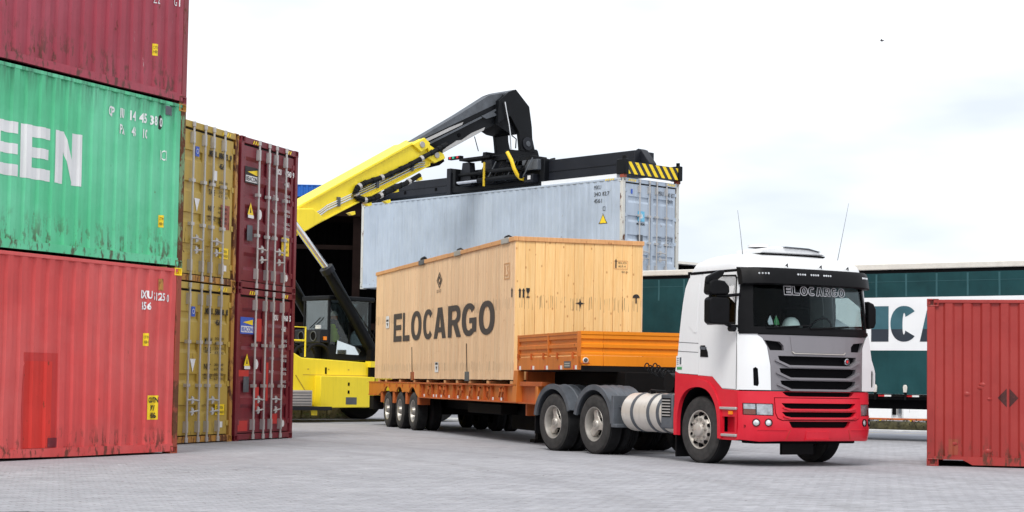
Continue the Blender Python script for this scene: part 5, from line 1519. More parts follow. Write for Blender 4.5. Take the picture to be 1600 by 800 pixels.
for i in range(17):
    x = 6.23 - .715 * 9 + .715 * i
    if x < CX0 + .1: continue
    patch('curtain_seam', rect(x - .022, 3.25, x + .022, 3.76), [], CS, 'seam', ct, None, .006, (), frange(3.3, 3.7, 3), smooth=60)
    patch('curtain_strap', rect(x - .028, .93, x + .028, 1.22), [], CS, 'plastic', ct, 0, .014, (), frange(.9, 1.2, 4), smooth=60)
    p = CS(x, 1.20, .03)
    MB().prism([(x - .04, 1.10), (x + .04, 1.10), (x + .05, 1.22), (x + .03, 1.27), (x - .03, 1.27), (x - .05, 1.22)], 1, p[1] - .03, p[1] + .01).obj('buckle', 'alu', ct, bevel=.01)
patch('curtain_hem', rect(CX0, 3.585, CX1, 3.595), [], CS, 'seam', ct, None, .005, cu_, ())
MB().box((CX0 - .05, -.02, 3.86), (CX1 + .05, .10, 4.0)).obj('roof_rail', 'alu', ct, bevel=.02)
MB().box((CX0, .02, 3.74), (CX1, .08, 3.87)).obj('curtain_track', 'mesh', ct)
MB().box((CX0, .05, 3.95), (CX1, 2.5, 3.99)).obj('roof_sheet', 'alu', ct)
MB().box((CX0, 2.50, 1.06), (CX1, 2.55, 3.9)).obj('far_curtain', 'curtain', ct)
MB().box((CX1, .0, 1.06), (CX1 + .06, 2.55, 3.95)).obj('rear_door', 'alu', ct)
MB().box((CX0 - .06, .0, 1.06), (CX0, 2.55, 3.95)).obj('front_wall', 'alu', ct)
MB().box((CX0, .03, .94), (CX1, 2.52, 1.05)).obj('platform', 'mesh', ct)
MB().box((CX0, .01, 1.0), (CX1, .03, 1.045)).obj('edge_bar', 'under', ct)
x = 1.0; i = 0
while x < CX1 - .3:
    MB().box((x, .0, 1.003), (x + .15, .01, 1.042)).obj('reflector', 'reflred', ct); MB().box((x + .15, .0, 1.003), (x + .31, .01, 1.042)).obj('reflector', 'white', ct)
    x += .66
for y in (.8, 1.6): MB().box((CX0 + .5, y, .72), (CX1, y + .12, .94)).obj('main_beam', 'under', ct)
MB().box((2.0, .25, .74), (8.2, 2.3, .94)).obj('side_guard', 'mesh', ct)
for x in (9.7, 11.0):
    wheel(ct, x, .05, .48, .485, 'trailer', dual=True); wheel(ct, x, 2.48, .48, .485, 'trailer', flip=True, dual=True)
    MB().cyl((x, .2, .48), (x, 2.3, .48), .08, 10).obj('axle', 'under', ct)
for y in (.5, 1.9): MB().box((1.2, y, .0), (1.35, y + .15, .94)).obj('landing_leg', 'under', ct)
# ================================================================ reach stacker
LX, LY = (cos(GA), sin(GA)), (-sin(GA), cos(GA))
RSO = (-.10305, 55.15255)
M['hazard2'] = stripes('hazard stripes across', lin(250, 215, 20), (.015, .015, .017), 0, 3.4)
rsx = thing('reach_stacker', 'yellow and black reach stacker lifting the grey container behind the crate', 'reach stacker', (RSO[0], RSO[1], 0), GA)
def RB(x0, y0, z0, x1, y1, z1): return MB().box((x0, y0, z0), (x1, y1, z1))
# chassis
MB().prism([(-15.5, .55), (-6.72, .40), (-6.72, 1.68), (-9.10, 1.78), (-9.45, 1.95), (-12.0, 2.05), (-15.5, 2.0)], 1, -1.5, 1.5).obj('chassis', 'yel', rsx, bevel=.03)
RB(-6.72, -1.2, .45, -3.6, 1.2, 1.5).obj('front_frame', 'yel', rsx, bevel=.03)
MB().prism([(-8.66, .40), (-6.76, .42), (-6.76, 1.27), (-8.66, 1.29)], 1, -1.80, -1.5).obj('side_tank', 'yel', rsx, bevel=.02)
RB(-7.78, -1.806, .50, -7.40, -1.80, .70).obj('data_plate', 'fender', rsx)
for z in (1.02, .80): RB(-7.72, -1.806, z, -7.66, -1.80, z + .09).obj('vent_slot', 'mesh', rsx)
RB(-9.05, -1.504, 1.30, -6.75, -1.5, 1.315).obj('panel_seam', 'ochre', rsx)
for x in (-8.9, -8.2, -7.5): RB(x, -1.506, 1.45, x + .05, -1.5, 1.48).obj('bolt_cover', 'ochre', rsx)
RB(-8.3, -1.507, 1.34, -8.24, -1.5, 1.52).obj('grab_slot', 'mesh', rsx)
MB().tube([(-9.3, -1.51, 1.3), (-8.75, -1.51, .6)], .012, 5).obj('cable_run', 'ochre', rsx)
st = RB(-9.75, -1.82, .45, -8.95, -1.5, .88).obj('step_plate', 'galv', rsx, bevel=.01)
for i in range(5):
    RB(-9.72, -1.825, .50 + i * .075, -8.98, -1.82, .52 + i * .075).obj('tread_bar', 'fender', st)
RB(-9.8, -2.0, .34, -8.4, -1.5, .44).obj('step_board', 'blackgrey', rsx, bevel=.01)
RB(-9.0, -1.86, .20, -8.80, -1.84, .36).obj('marker_plate', 'yel', rsx)
RB(-6.78, -1.62, .42, -6.60, -1.42, 2.05).obj('front_post', 'under', rsx)
RB(-6.80, -1.64, 1.55, -6.58, -1.40, 1.72).obj('post_cap', 'yel', rsx)
RB(-17.0, -1.4, .6, -14.6, 1.4, 2.5).obj('counterweight', 'yel', rsx, bevel=.08)
MB().prism([(-14.8, 1.9), (-12.6, 1.9), (-13.1, 3.5), (-14.3, 3.5)], 1, -.75, .75).obj('boom_pedestal', 'yel', rsx, bevel=.03)
def big_wheel(x, y, flip):
    R = .86
    wh = MB().lathe([(.1, 0), (.1, .25), (.5, .25), (.5, 0)], (0, 0, 0), 1, 20).obj('wheel', 'under', rsx, loc=(x, y, R), rot=(0, 0, pi if flip else 0))
    MB().lathe(tyre(R, .42, .6, 0, grooves=4), (0, 0, 0), 1, 40).obj('tyre', 'rubber', wh, smooth=30)
    MB().lathe([(.03, .42), (.02, .38), (.16, .33), (.18, .2), (.1, .15), (.1, 0)], (0, 0, 0), 1, 32).obj('rim', 'yel', wh)
for y, fl in ((-2.05, False), (2.05, True)): big_wheel(-4.6, y, fl)
for y, fl in ((-1.65, False), (1.65, True)): big_wheel(-12.6, y, fl)
# cab
cz0, cz1 = 1.74, 3.46
cx0, cx1, cy0, cy1 = -7.68, -6.15, -.80, .42
cab = RB(cx0, cy0, cz0, cx1, cy1, cz0 + .42).obj('cab_base', 'black', rsx, bevel=.02)
for x in (cx0, -6.95, cx1 - .07):
    for y in (cy0, cy1 - .07):
        RB(x, y, cz0 + .4, x + .07, y + .07, cz1).obj('cab_post', 'black', rsx, bevel=.01)
RB(cx0 - .04, cy0 - .04, cz1 - .02, cx1 + .1, cy1 + .04, cz1 + .11).obj('cab_roof', 'black', rsx, bevel=.03)
M['cabglass'] = glass('machine cab glass', (.70, .75, .76), .06, .02)
RB(cx0 + .02, cy0 + .07, cz0 + .80, cx0 + .03, cy1 - .07, cz1 - .02).obj('rear_window', 'cabglass', rsx)
RB(cx0 + .07, cy0 + .02, cz0 + .44, -6.95, cy0 + .03, cz1 - .02).obj('side_window', 'cabglass', rsx)
RB(-6.88, cy0 + .02, cz0 + .44, cx1 - .07, cy0 + .03, cz1 - .02).obj('door_window', 'cabglass', rsx)
RB(cx0 + .03, cy0 + .04, cz0 + .4, cx1, cy1 - .02, cz0 + .44).obj('cab_floor', 'interior', rsx)
RB(cx1 - .03, cy0 + .07, cz0 + .4, cx1 - .02, cy1 - .07, cz1).obj('front_window', 'cabglass', rsx)
RB(cx0 + .07, cy1 - .03, cz0 + .4, cx1 - .07, cy1 - .02, cz1).obj('far_window', 'cabglass', rsx)
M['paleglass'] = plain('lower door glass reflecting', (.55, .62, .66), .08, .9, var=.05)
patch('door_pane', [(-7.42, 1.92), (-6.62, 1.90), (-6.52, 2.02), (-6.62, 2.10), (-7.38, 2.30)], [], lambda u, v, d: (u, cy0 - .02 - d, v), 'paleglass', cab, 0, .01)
fb = RB(cx0 - .30, cy0 - .02, 2.22, cx0, cy1, 2.60).obj('cooling_unit', 'blackgrey', rsx, bevel=.02)
for y in (-.50, .08):
    MB().lathe([(cx0 - .305, .15), (cx0 - .325, .145), (cx0 - .325, .125), (cx0 - .305, .12)], (0, y, 2.41), 0, 20).obj('fan_ring', 'fender', fb)
    MB().lathe([(cx0 - .306, .12), (cx0 - .308, 0)], (0, y, 2.41), 0, 20).obj('fan_grille', 'mesh', fb)
RB(cx0 - .26, -.50, 1.74, cx0 - .02, .2, 2.22).obj('cab_mount', 'black', rsx)
RB(cx0 - .33, -.82, 2.62, cx0 - .28, -.62, 2.72).obj('work_lamp', 'lens', rsx)
RB(cx0 - .20, -.86, 2.30, cx0 - .10, -.80, 2.40).obj('beacon_lamp', 'amber', rsx)
MB().tube([(cx0 - .02, .05, 2.66), (cx0 - .03, -.25, 2.82), (cx0 - .03, -.45, 2.95)], .016, 5).obj('rear_wiper', 'plastic', rsx)
MB().tube([(-6.2, -.86, 2.2), (-6.05, -.95, 2.9), (-5.95, -.95, 2.7), (-5.8, -.95, 2.2)], .02, 6).obj('grab_rail', 'black', rsx)
for i, (x, z) in enumerate(((-8.1, 1.95), (-8.5, 1.9), (-8.9, 1.92))):
    MB().tube([(x + .35 * cos(a), -.9 + .1 * i, z + .22 * sin(a)) for a in frange(0, pi, 10)], .05, 7).obj('hydraulic_hose', 'rubber', rsx, smooth=60)
for pts in ([(-9.35, -1.4, 1.9), (-9.35, -1.4, 2.62), (-8.92, -1.4, 2.62), (-8.92, -1.4, 1.8)], [(-9.35, -1.4, 2.25), (-8.92, -1.4, 2.25)]):
    MB().tube(pts, .025, 6).obj('hand_rail', 'yel', rsx)
# boom
bo = MB().prism([(-14.2, 2.55), (-3.76, 7.77), (-3.34, 7.94), (-3.41, 8.09), (-3.95, 8.32), (-4.2, 8.45), (-4.62, 8.24), (-8.65, 6.05), (-14.2, 3.1)], 1, -.60, .12).obj('boom', 'yel', rsx, bevel=.02)
MB().prism([(-14.2, 3.07), (-8.65, 6.02), (-4.6, 8.22), (-4.63, 8.28), (-8.67, 6.08), (-14.2, 3.13)], 1, -.66, .18).obj('boom_top_plate', 'yel', rsx, bevel=.008)
MB().prism([(-14.2, 2.50), (-3.9, 7.66), (-3.9, 7.72), (-14.2, 2.56)], 1, -.66, .18).obj('boom_bottom_plate', 'yel', rsx, bevel=.008)
for s_ in (-1, 1):
    def YY(a, b): return (a, b) if s_ < 0 else (-b - .48, -a - .48)
    ya, yb = YY(-.70, -.60)
    MB().prism([(-4.62, 8.22), (-4.18, 8.47), (-3.95, 8.33), (-3.98, 8.20), (-4.30, 8.02)], 1, ya, yb).obj('boom_collar', 'yel', rsx, bevel=.015)
    MB().prism([(-4.05, 8.22), (-3.42, 8.07), (-3.34, 7.93), (-3.76, 7.74), (-4.05, 7.88), (-3.98, 8.06)], 1, ya, yb).obj('boom_collar', 'yel', rsx, bevel=.015)
    for x, z in ((-4.28, 8.25), (-3.70, 7.99)):
        MB().cyl((x, s_ * .69 - (.48 if s_ > 0 else 0), z), (x, s_ * .74 - (.48 if s_ > 0 else 0), z), .095, 16).obj('slide_roller', 'steel', rsx, bevel=.01)
    ya, yb = YY(-.86, -.60)
    MB().prism([(-9.9, 5.25), (-8.95, 5.95), (-8.35, 6.0), (-7.90, 5.72), (-8.5, 5.38), (-9.7, 4.75)], 1, ya, yb).obj('cylinder_bracket', 'yel', rsx, bevel=.03)
MB().prism([(-3.8, 7.62), (-3.45, 7.72), (-3.25, 7.86), (-3.3, 7.98), (-3.8, 7.78)], 1, -.55, .1).obj('slide_pad', 'mesh', rsx)
ch = [(-3.3, 8.36), (-3.71, 8.14), (-4.68, 7.62), (-5.64, 7.17), (-6.4, 6.90), (-6.66, 6.76), (-6.74, 6.60), (-6.66, 6.45), (-6.40, 6.40), (-6.1, 6.46), (-5.63, 6.68), (-4.9, 7.02), (-4.2, 7.40)]
# chain drawn as links along a smooth path
pth = []
for i in range(len(ch) - 1):
    for t in frange(0, 1, 5)[:-1]:
        pth.append((ch[i][0] + (ch[i + 1][0] - ch[i][0]) * t, -.70, ch[i][1] + (ch[i + 1][1] - ch[i][1]) * t))
cc_ = MB().tube(pth, .075, 7).obj('hose_carrier', 'rubber', rsx, smooth=50)
for i in range(2, len(pth) - 2, 2):
    p, q = Vector(pth[i]), Vector(pth[i + 1]); d = (q - p).normalized() * .05
    MB().cyl(tuple(p - d), tuple(p + d), .092, 8).obj('carrier_link', 'black' if i % 8 else 'galv', cc_, smooth=40)
for k_, (dz_, r_) in enumerate(((0, .022), (.07, .018), (.13, .018))):
    MB().tube([(-9.4, -.63, 5.12 + dz_), (-7.94, -.63, 5.85 + dz_), (-7.7, -.64, 6.02 + dz_), (-5.87, -.64, 6.86 + dz_), (-4.4, -.64, 7.56 + dz_), (-4.1, -.64, 7.62 + dz_)], r_, 6).obj('oil_pipe', 'chrome', rsx, smooth=50)
for x, z in ((-7.3, 6.2), (-5.9, 6.86), (-4.6, 7.48)):
    RB(x - .05, -.67, z - .05, x + .05, -.60, z + .22).obj('pipe_clamp', 'fender', rsx)
for x, z in ((-6.3, 6.36), (-5.3, 6.85), (-5.6, 6.5), (-4.4, 7.28), (-6.9, 6.05)):
    MB().prism([(x - .10, z - .07), (x + .12, z), (x + .14, z - .09), (x + .02, z - .13)], 1, -.74, -.60).obj('boom_lug', 'yel', rsx)
ib = MB().prism([(-5.0, 7.20), (-1.15, 9.22), (-.85, 9.75), (-1.05, 9.98), (-5.0, 8.0)], 1, -.45, .06).obj('inner_boom', 'black', rsx, bevel=.015)
MB().prism([(-4.6, 7.93), (-1.12, 9.66), (-1.12, 9.72), (-4.6, 7.99)], 1, -.50, -.45).obj('boom_rib', 'fender', ib)
MB().prism([(-4.1, 8.30), (-2.5, 9.07), (-2.45, 9.16), (-3.0, 8.93), (-4.1, 8.40)], 1, -.475, -.45).obj('wear_strip', 'galv', ib)
MB().prism([(-3.25, 8.14), (-1.6, 9.00), (-1.55, 9.10), (-2.1, 8.86), (-2.5, 8.60), (-2.7, 8.56), (-3.25, 8.22)], 1, -.475, -.45).obj('wear_strip', 'galv', ib)
MB().cyl((-2.6, -.47, 8.74), (-2.6, -.45, 8.74), .06, 14).obj('access_hole', 'mesh', ib)
MB().prism([(-1.75, 9.42), (-1.25, 9.62), (-1.1, 9.52), (-1.55, 9.36)], 1, -.53, -.45).obj('boom_bracket', 'fender', ib)
MB().prism([(-4.4, 8.36), (-2.55, 9.42), (-1.4, 10.12), (-.7, 10.30), (-.9, 9.98), (-4.4, 8.3)], 1, -.46, -.14).obj('boom_cover', 'fender', ib)
hd = [(-1.10, 9.98), (-.70, 10.30), (-.39, 10.42), (.20, 9.94), (.33, 9.3), (.36, 8.93), (.50, 8.50), (-.15, 8.50), (-.20, 8.85), (-.24, 9.08), (-.62, 9.55), (-1.15, 9.25)]
for y0, y1 in ((-.62, -.50), (.50, .62)):
    MB().prism(hd, 1, y0, y1).obj('boom_head', 'black', rsx, bevel=.012)
MB().prism([(-1.15, 9.25), (-1.10, 9.98), (-.70, 10.28), (-.40, 10.38), (.12, 9.95), (.1, 9.3), (-.2, 9.02), (-.62, 9.05)], 1, -.50, .50).obj('head_web', 'black', rsx)
MB().prism([(-.85, 10.22), (-.40, 10.42), (-.36, 10.38), (-.80, 10.16)], 1, -.52, .52).obj('head_top', 'fender', rsx)
for y0, y1 in ((-.66, -.62), (.62, .66)):
    MB().cyl((.13, y0, 8.74), (.13, y1, 8.74), .21, 24).obj('head_pin', 'blackgrey', rsx, bevel=.01)
    MB().cyl((.13, y0 - .02, 8.74), (.13, y1 + .02, 8.74), .09, 16).obj('pin_cap', 'fender', rsx, bevel=.005)
MB().tube([(-.92, -.68, 9.95), (-.86, -.68, 9.7), (-.73, -.68, 9.25), (-.66, -.68, 8.9), (-.60, -.66, 8.48)], .028, 6).obj('damper', 'chrome', rsx, smooth=50)
MB().tube([(-.25, -.3, 9.0), (-.1, -.35, 8.9), (-.12, -.35, 8.6)], .02, 6).obj('head_hose', 'rubber', rsx, smooth=50)
MB().tube([(-2.05, -.55, 8.75), (-1.92, -.6, 8.3)], .015, 5).obj('sensor_rod', 'black', rsx)
# lift cylinders
for y in (-1.02, 1.02):
    a, b, c = Vector((-6.20, y, 1.92)), Vector((-7.95, y, 4.30)), Vector((-9.15, y, 5.55))
    cy = MB().cyl(tuple(a), tuple(b), .17, 18).obj('lift_cylinder', 'black', rsx, smooth=50)
    MB().cyl(tuple(b - (b - a).normalized() * .12), tuple(b + (b - a).normalized() * .05), .20, 18).obj('cylinder_gland', 'blackgrey', cy, smooth=50)
    MB().cyl(tuple(b), tuple(c), .095, 16).obj('piston_rod', 'chrome', cy, smooth=50)
    MB().tube([tuple(a + Vector((0, -.2, .3))), tuple(b + Vector((0, -.21, -.1)))], .018, 5).obj('cylinder_pipe', 'black', cy)
# spreader
def GB(gx0, gy0, gz0, gx1, gy1, gz1): return RB(gx0 - 1.219, gy0 - 6.096, gz0 + 4.26, gx1 - 1.219, gy1 - 6.096, gz1 + 4.26)
RB(-.68, -.66, 8.16, .70, .66, 8.36).obj('rotator', 'black', rsx, bevel=.02)
MB().prism([(-.68, 8.36), (.70, 8.36), (.62, 8.58), (-.35, 8.50), (-.66, 8.50)], 1, -.60, -.44).obj('rotator_lug', 'black', rsx, bevel=.01)
MB().prism([(-.68, 8.36), (.70, 8.36), (.62, 8.58), (-.35, 8.50), (-.66, 8.50)], 1, .44, .60).obj('rotator_lug', 'black', rsx, bevel=.01)
MB().cyl((0, 0, 7.95), (0, 0, 8.16), .62, 32).obj('slew_ring', 'blackgrey', rsx, smooth=40)
MB().cyl((.62, -.4, 8.36), (.62, -.4, 8.62), .12, 14).obj('slew_motor', 'black', rsx, smooth=40)
GB(.66, 3.95, 3.05, 1.78, 8.45, 3.72).obj('spreader_frame', 'black', rsx, bevel=.02)
GB(.60, 3.9, 3.0, 1.84, 4.12, 3.82).obj('frame_collar', 'black', rsx, bevel=.02)
GB(.60, 8.3, 3.0, 1.84, 8.5, 3.86).obj('frame_collar', 'blackgrey', rsx, bevel=.02)
GB(.80, .3, 3.05, 1.64, 4.0, 3.78).obj('telescopic_beam', 'blackgrey', rsx, bevel=.02)
GB(.79, .5, 3.40, .80, 3.9, 3.415).obj('beam_seam', 'black', rsx)
GB(.80, 8.4, 3.10, 1.64, 12.0, 3.60).obj('telescopic_beam', 'blackgrey', rsx, bevel=.02)
GB(.79, 8.5, 3.33, .80, 11.9, 3.34).obj('beam_seam', 'black', rsx)
for y in (9.2, 10.8): GB(.785, y, 3.20, .80, y + .1, 3.30).obj('beam_slot', 'mesh', rsx)
GB(.10, .35, 2.90, .30, 3.5, 3.02).obj('lower_strip', 'curtainwhite', rsx)
MB().prism([(-5.42, 8.03), (-5.68, 8.12), (-5.80, 8.08), (-6.15, 7.66), (-6.15, 7.40), (-5.42, 7.40)], 0, -.16, .14).obj('beam_gusset', 'blackgrey', rsx, bevel=.015)
for gy0, gy1 in ((-.06, .22), (11.97, 12.25)):
    eb = GB(.02, gy0, 2.99, 2.42, gy1, 3.36).obj('end_beam', 'blackgrey', rsx, bevel=.01)
    yy = gy0 - .004 if gy0 < 1 else gy1
    GB(.04, yy, 3.0, 2.40, yy + .004, 3.35).obj('hazard_board', 'hazard2', eb)
    for gx in (-.03, 2.30):
        GB(gx, gy0 - .04, 2.98, gx + .17, gy1 + .03, 3.42).obj('corner_guide', 'black', eb, bevel=.02)
        GB(gx + .05, gy0 + .03, 3.42, gx + .12, gy0 + .12, 3.52).obj('twistlock_motor', 'plastic', eb)
        GB(gx + .02, gy0 + .02, 2.89, gx + .14, gy0 + .18, 2.98).obj('twistlock', 'rustpost', eb)
for gy in (6.25, 7.3):
    MB().prism([(gy - 6.096 - .28, 7.45), (gy - 6.096 + .28, 7.45), (gy - 6.096 + .16, 8.2), (gy - 6.096 - .16, 8.2)], 0, -.85, -.60).obj('frame_tower', 'blackgrey', rsx, bevel=.01)
GB(.30, 6.1, 4.0, .75, 7.55, 4.08).obj('tower_head', 'black', rsx, bevel=.01)
for gx, gz, m in ((.35, 3.55, 'black'), (.30, 3.30, 'chrome')):
    GBm = MB().cyl((gx - 1.219, 7.6 - 6.096, gz + 4.26), (gx - 1.219, 6.55 - 6.096, gz + 4.26), .055, 10).obj('shift_rod', m, rsx)
    MB().cyl((gx - 1.219, 6.6 - 6.096, gz + 4.26), (gx - 1.219, 4.6 - 6.096, gz + 4.26), .085, 12).obj('shift_cylinder', 'black', rsx)
for gy in (7.62,): GB(.22, gy, 3.2, .45, gy + .12, 3.75).obj('rod_bracket', 'black', rsx, bevel=.01)
MB().tube([(-1.20, -1.13, 8.30), (-1.18, -1.30, 8.05), (-1.13, -1.38, 7.78), (-1.02, -1.42, 7.58), (-.88, -1.42, 7.49), (-.70, -1.40, 7.48), (-.55, -1.38, 7.58)], .06, 8).obj('cable_loop', 'hosey', rsx, smooth=60)
MB().tube([(-.55, -1.38, 7.58), (-.40, -1.36, 7.8), (-.25, -1.3, 8.15)], .045, 8).obj('cable_loop', 'rubber', rsx, smooth=60)
MB().tube([(-1.0, .15, 7.35), (-1.0, .15, 8.0), (-.95, .2, 8.1)], .04, 6).obj('cable_run', 'hosey', rsx)
for i in range(9):
    rr = random.Random(i); y = -1.9 + .28 * i; x = -.75 - .1 * rr.random()
    MB().tube([(x, y, 7.95 + .2 * rr.random()), (x - .1, y + .1, 7.8), (x - .12, y + .25, 7.55 + .1 * rr.random()), (x, y + .45, 7.5), (x + .05, y + .6, 7.75)], .022, 5).obj('spreader_hose', 'rubber' if i % 3 else 'fender', rsx, smooth=60)
GB(.45, 4.05, 3.48, .66, 4.75, 3.80).obj('control_box', 'fender', rsx, bevel=.015)
GB(.40, 4.2, 3.10, .66, 4.6, 3.35).obj('valve_block', 'blackgrey', rsx, bevel=.015)
GB(.38, 4.3, 3.18, .40, 4.42, 3.30).obj('valve_plate', 'white', rsx)
GB(.5, 4.9, 3.2, .66, 6.0, 3.5).obj('valve_block', 'black', rsx, bevel=.02)
GB(.55, 4.4, 3.80, 1.2, 5.6, 3.95).obj('hose_tray', 'black', rsx, bevel=.02)
GB(.30, 7.5, 4.08, .45, 8.1, 4.18).obj('lamp_bar', 'black', rsx, bevel=.01)
for gy, m in ((7.98, 'lampred'), (7.82, 'lampgreen'), (7.62, 'lampred')):
    GB(.285, gy - .04, 4.10, .30, gy + .05, 4.17).obj('status_lamp', m, rsx)
MB().tube([(.62, -1.2, 8.25), (.3, -1.7, 8.2), (-.1, -2.0, 8.0)], .03, 6).obj('spreader_hose', 'rubber', rsx, smooth=60)

# operator
RSM = Matrix.Translation((RSO[0], RSO[1], 0)) @ Matrix.Rotation(GA, 4, 'Z')
def person():
    root = thing('person', 'person in a lime high visibility vest sitting in the reach stacker cab', 'person', tuple(RSM @ Vector((-7.12, -.28, 2.22))), GA)
    V_ = [(0, 0, .06), (0, 0, .30), (0, 0, .50), (.01, 0, .60), (.03, 0, .70), (.02, 0, .84), (0, .17, .48), (.10, .24, .24), (.36, .20, .22), (0, -.17, .48), (.10, -.24, .24), (.36, -.20, .22), (.08, .10, .06), (.46, .12, .10), (.48, .12, -.32), (.08, -.10, .06), (.46, -.12, .10), (.48, -.12, -.32)]
    E_ = [(0, 1), (1, 2), (2, 3), (3, 4), (4, 5), (2, 6), (6, 7), (7, 8), (2, 9), (9, 10), (10, 11), (0, 12), (12, 13), (13, 14), (0, 15), (15, 16), (16, 17)]
    R_ = [.15, .15, .13, .055, .095, .085, .07, .055, .04, .07, .055, .04, .09, .07, .05, .09, .07, .05]
    me = bpy.data.meshes.new('body'); me.from_pydata(V_, E_, []); me.materials.append(M['cloth'])
    o = bpy.data.objects.new('body', me); COL.objects.link(o); o.parent = root
    sk = o.modifiers.new('skin', 'SKIN'); sv_ = me.skin_vertices[0].data
    for i, r in enumerate(R_): sv_[i].radius = (r, r)
    sv_[0].use_root = True
    sb = o.modifiers.new('sub', 'SUBSURF'); sb.levels = 1; sb.render_levels = 1
    MB().lathe([(.05, .165), (.2, .175), (.38, .175), (.50, .16), (.56, .10)], (0, 0, 0), 2, 16).xf(Matrix.Scale(1.15, 4, (0, 1, 0))).obj('vest', 'hivis', root, smooth=60)
    MB().lathe([(.66, .03), (.68, .075), (.76, .095), (.84, .085), (.90, .04), (.91, 0)], (.03, 0, 0), 2, 16).obj('head', 'skin', root, smooth=60)
    MB().lathe([(.80, .115), (.81, .105), (.88, .09), (.93, .05), (.945, 0)], (.02, 0, 0), 2, 16).obj('helmet', 'helmet', root, smooth=60)
person()
RB(-7.42, -.52, 2.16, -6.95, -.04, 2.26).obj('seat', 'interior', rsx); RB(-7.50, -.5, 2.26, -7.38, -.06, 2.85).obj('seat_back', 'interior', rsx)

# ================================================================ background
# concrete blocks under the machine
for i in range(5):
    a = RSM @ Vector((-9.6 + .98 * i, 1.75 + .03 * (i % 2), 0))
    b = MB(); 
    b.box((0, 0, 0), (.94, .5, .42 - .07 * (i == 4)))
    o = b.obj('concrete_block', 'conc', loc=tuple(a), rot=(0, 0, GA + .01 * i), bevel=.03)
    tag(o, ('leftmost mossy concrete block in the low row beneath the reach stacker', 'second mossy concrete block from the left beneath the reach stacker', 'middle mossy concrete block of five beneath the reach stacker',
            'second mossy concrete block from the right beneath the reach stacker', 'rightmost, slightly lower concrete block beneath the reach stacker')[i], 'concrete block', 'concrete blocks behind the reach stacker')
for i in range(7):
    a = RSM @ Vector((-9.0 + .62 * i, 1.66, .02)); rr = random.Random(40 + i); w = MB()
    for j in range(24):
        p = Vector((rr.uniform(-.15, .15), rr.uniform(-.06, .06), rr.uniform(0, .14))); an = rr.uniform(0, 6.28)
        d = Vector((cos(an), sin(an), .6)) * rr.uniform(.04, .08); s2 = Vector((-sin(an), cos(an), 0)) * .02
        w.add([tuple(p), tuple(p + d * .5 + s2), tuple(p + d), tuple(p + d * .5 - s2)], [(0, 1, 2, 3)])
    o = w.obj('weed_tuft', 'leaf', loc=tuple(a), smooth=0, kind='stuff')
    tag(o, 'green weeds sprouting at the foot of the mossy concrete blocks', 'weeds', 'weeds along the concrete blocks')

# open shed
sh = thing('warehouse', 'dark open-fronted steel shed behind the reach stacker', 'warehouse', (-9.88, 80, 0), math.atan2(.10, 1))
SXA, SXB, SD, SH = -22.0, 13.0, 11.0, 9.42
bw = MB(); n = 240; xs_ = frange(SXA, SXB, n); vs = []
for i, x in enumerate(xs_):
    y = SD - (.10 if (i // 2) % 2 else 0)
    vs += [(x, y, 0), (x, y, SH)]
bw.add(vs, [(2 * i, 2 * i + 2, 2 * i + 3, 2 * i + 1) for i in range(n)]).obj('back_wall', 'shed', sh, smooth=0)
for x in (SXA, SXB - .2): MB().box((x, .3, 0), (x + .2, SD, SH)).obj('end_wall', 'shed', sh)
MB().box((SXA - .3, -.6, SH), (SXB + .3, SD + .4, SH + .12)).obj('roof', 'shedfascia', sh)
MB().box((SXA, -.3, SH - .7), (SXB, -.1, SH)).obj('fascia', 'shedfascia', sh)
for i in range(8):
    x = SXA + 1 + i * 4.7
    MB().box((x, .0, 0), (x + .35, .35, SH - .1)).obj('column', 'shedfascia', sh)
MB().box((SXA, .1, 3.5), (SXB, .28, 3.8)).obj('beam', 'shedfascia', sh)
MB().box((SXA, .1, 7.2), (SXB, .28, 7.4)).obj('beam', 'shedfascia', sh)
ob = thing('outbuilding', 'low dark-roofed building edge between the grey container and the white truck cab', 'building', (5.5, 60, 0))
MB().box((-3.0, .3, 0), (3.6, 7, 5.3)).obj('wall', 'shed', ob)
MB().prism([(-3.3, 5.72), (1.2, 5.38), (1.2, 5.30), (-3.3, 5.60)], 1, -.2, 7.4).obj('roof', 'alu', ob)  # pale colour stands in for sky light on the dark roof edge
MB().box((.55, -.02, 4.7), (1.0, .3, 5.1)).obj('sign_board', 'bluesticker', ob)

# far white lorry under the curtain trailer
fl = thing('delivery_truck', 'white lorry parked beyond the hedge, seen under the green curtain trailer', 'truck', (9.0, 60, 0))
MB().box((0, 0, .12), (4.15, 2.4, 3.6)).obj('cargo_box', 'truckwhite', fl, bevel=.03)
MB().prism([(4.5, .12), (6.5, .12), (6.55, .9), (6.3, 1.5), (5.9, 2.6), (4.5, 2.7)], 1, .0, 2.3).obj('cab', 'truckwhite', fl, bevel=.06)
MB().box((4.20, .1, .28), (4.32, .25, .55)).obj('chassis_gap', 'mesh', fl)
MB().box((4.15, .18, .1), (4.5, 2.2, .9)).obj('underframe', 'truckwhite', fl)
MB().box((4.36, .05, .30), (4.50, .2, .58)).obj('step', 'galv', fl, bevel=.02)
MB().box((4.38, .03, .33), (4.48, .05, .55)).obj('step_recess', 'fender', fl)
for x in (4.75, 5.6): MB().box((x, -.003, .36), (x + .012, .0, 1.4)).obj('door_seam', 'galv', fl)
MB().box((4.85, -.01, 1.5), (5.8, .0, 2.3)).obj('side_window', 'sideglass', fl)
for x in (1.0, 6.0):
    for y in (.02, 2.1):
        MB().lathe(tyre(.42, .24, .26, y), (x, 0, .42), 1, 28).obj('tyre', 'rubber', fl, smooth=30)
        MB().lathe([(y + .03, .24), (y + .06, .18), (y + .05, 0)], (x, 0, .42), 1, 20).obj('rim', 'steel', fl)

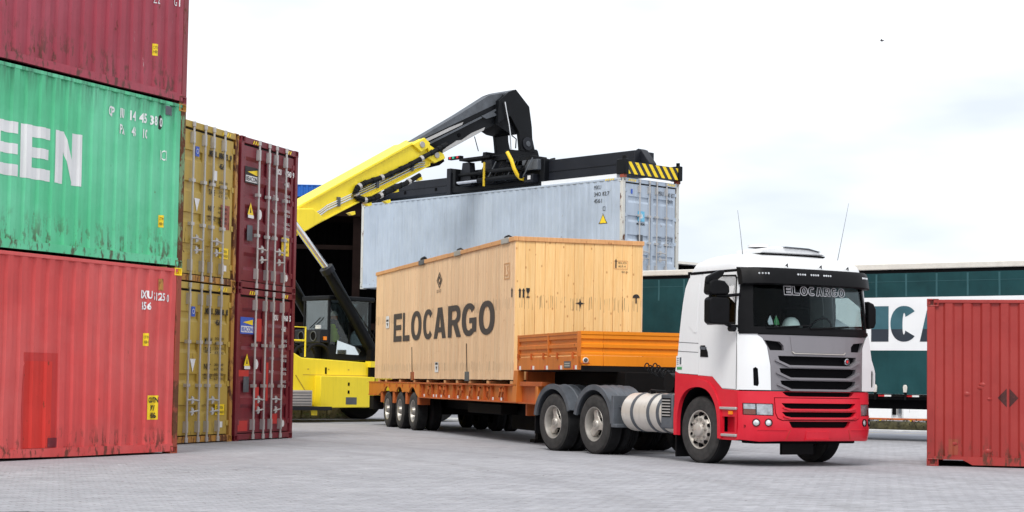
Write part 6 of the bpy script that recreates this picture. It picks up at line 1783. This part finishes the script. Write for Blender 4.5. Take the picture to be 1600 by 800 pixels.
# mossy bank along the lane, with a yellow steel frame behind
hd_o = Vector((9.6, 48.75, 0)); hn = Vector((-lane_dir.y, lane_dir.x, 0))
hb = MB(); N = 120; prof = [(0, 0), (.0, .16), (.05, .25), (.18, .28), (.34, .25), (.4, 0)]
for i in range(N + 1):
    t = -9 + 30 * i / N
    for j, (q, z) in enumerate(prof):
        e = noise.noise(Vector((t * 1.7, j * 2.0, 1))) * .05
        p = hd_o + lane_dir * t + hn * (q + e + .05)
        hb.v.append((p.x, p.y, max(0, z + (e if z else 0))))
L_ = len(prof)
hb.f = [(i * L_ + j, (i + 1) * L_ + j, (i + 1) * L_ + j + 1, i * L_ + j + 1) for i in range(N) for j in range(L_ - 1)]
hg = hb.obj('hedge', 'moss', smooth=60)
tag(hg, 'low mossy clipped hedge behind the pale kerb, under the green trailer', 'hedge')
rr = random.Random(5); lf = MB()
for i in range(2600):
    t = rr.uniform(-6, 12); q = rr.choice((-.0, .02, .1, .2, .3)); z = rr.uniform(.02, .30) if q < .05 else rr.uniform(.24, .32)
    p = hd_o + lane_dir * t + hn * q + Vector((0, 0, z)); an = rr.uniform(0, 6.28)
    d = Vector((cos(an) * .6, sin(an) * .6, rr.uniform(-.2, .9))) * .06; s2 = Vector((-sin(an), cos(an), .3)) * .02
    lf.add([tuple(p), tuple(p + d * .5 + s2), tuple(p + d), tuple(p + d * .5 - s2)], [(0, 1, 2, 3)])
lf.obj('leaves', 'moss', hg, smooth=0, kind='stuff')
yb = thing('steel_frame', 'long yellow steel frame lying behind the mossy hedge', 'steel frame', (9.3, 52.4, 0), math.atan2(lane_dir.y, lane_dir.x) + .06)
for z0, z1 in ((.06, .14), (.25, .31)):
    MB().box((0, 0, z0), (5.0, .08, z1)).obj('rail', 'orangerust' if z0 > .2 else 'ochre', yb, bevel=.01)
for x in (.1, .9, 1.8, 2.7, 3.6, 4.8): MB().box((x, .0, .14), (x + .06, .08, .25)).obj('strut', 'yel', yb)
for x in (1.75, 2.65):
    MB().box((x + .1, -.02, .15), (x + .22, -.0, .24)).obj('reflector', 'reflred', yb); MB().box((x + .22, -.02, .15), (x + .32, .0, .24)).obj('reflector', 'white', yb)
for x in (.2, 4.6): MB().box((x, 0, 0), (x + .3, .5, .06)).obj('foot', 'under', yb)

# small bird in the sky
bd = MB().lathe([(-.22, 0), (-.15, .05), (0, .08), (.12, .06), (.2, .03), (.26, 0)], (0, 0, 0), 0, 10)
bo_ = bd.obj('bird', 'feather', loc=(17.0, 80, 17.3), rot=(0, -.2, 2.6), smooth=60)
bo_.scale = (.4, .4, .4)
for s_ in (-1, 1):
    MB().add([(.08, .04 * s_, .02), (.02, .40 * s_, .22), (-.10, .75 * s_, .16), (-.12, .40 * s_, .16), (-.10, .04 * s_, .02)], [(0, 1, 2, 3, 4)]).obj('wing', 'feather', bo_, smooth=0)
tag(bo_, 'tiny dark bird flying high in the cloudy sky', 'bird')
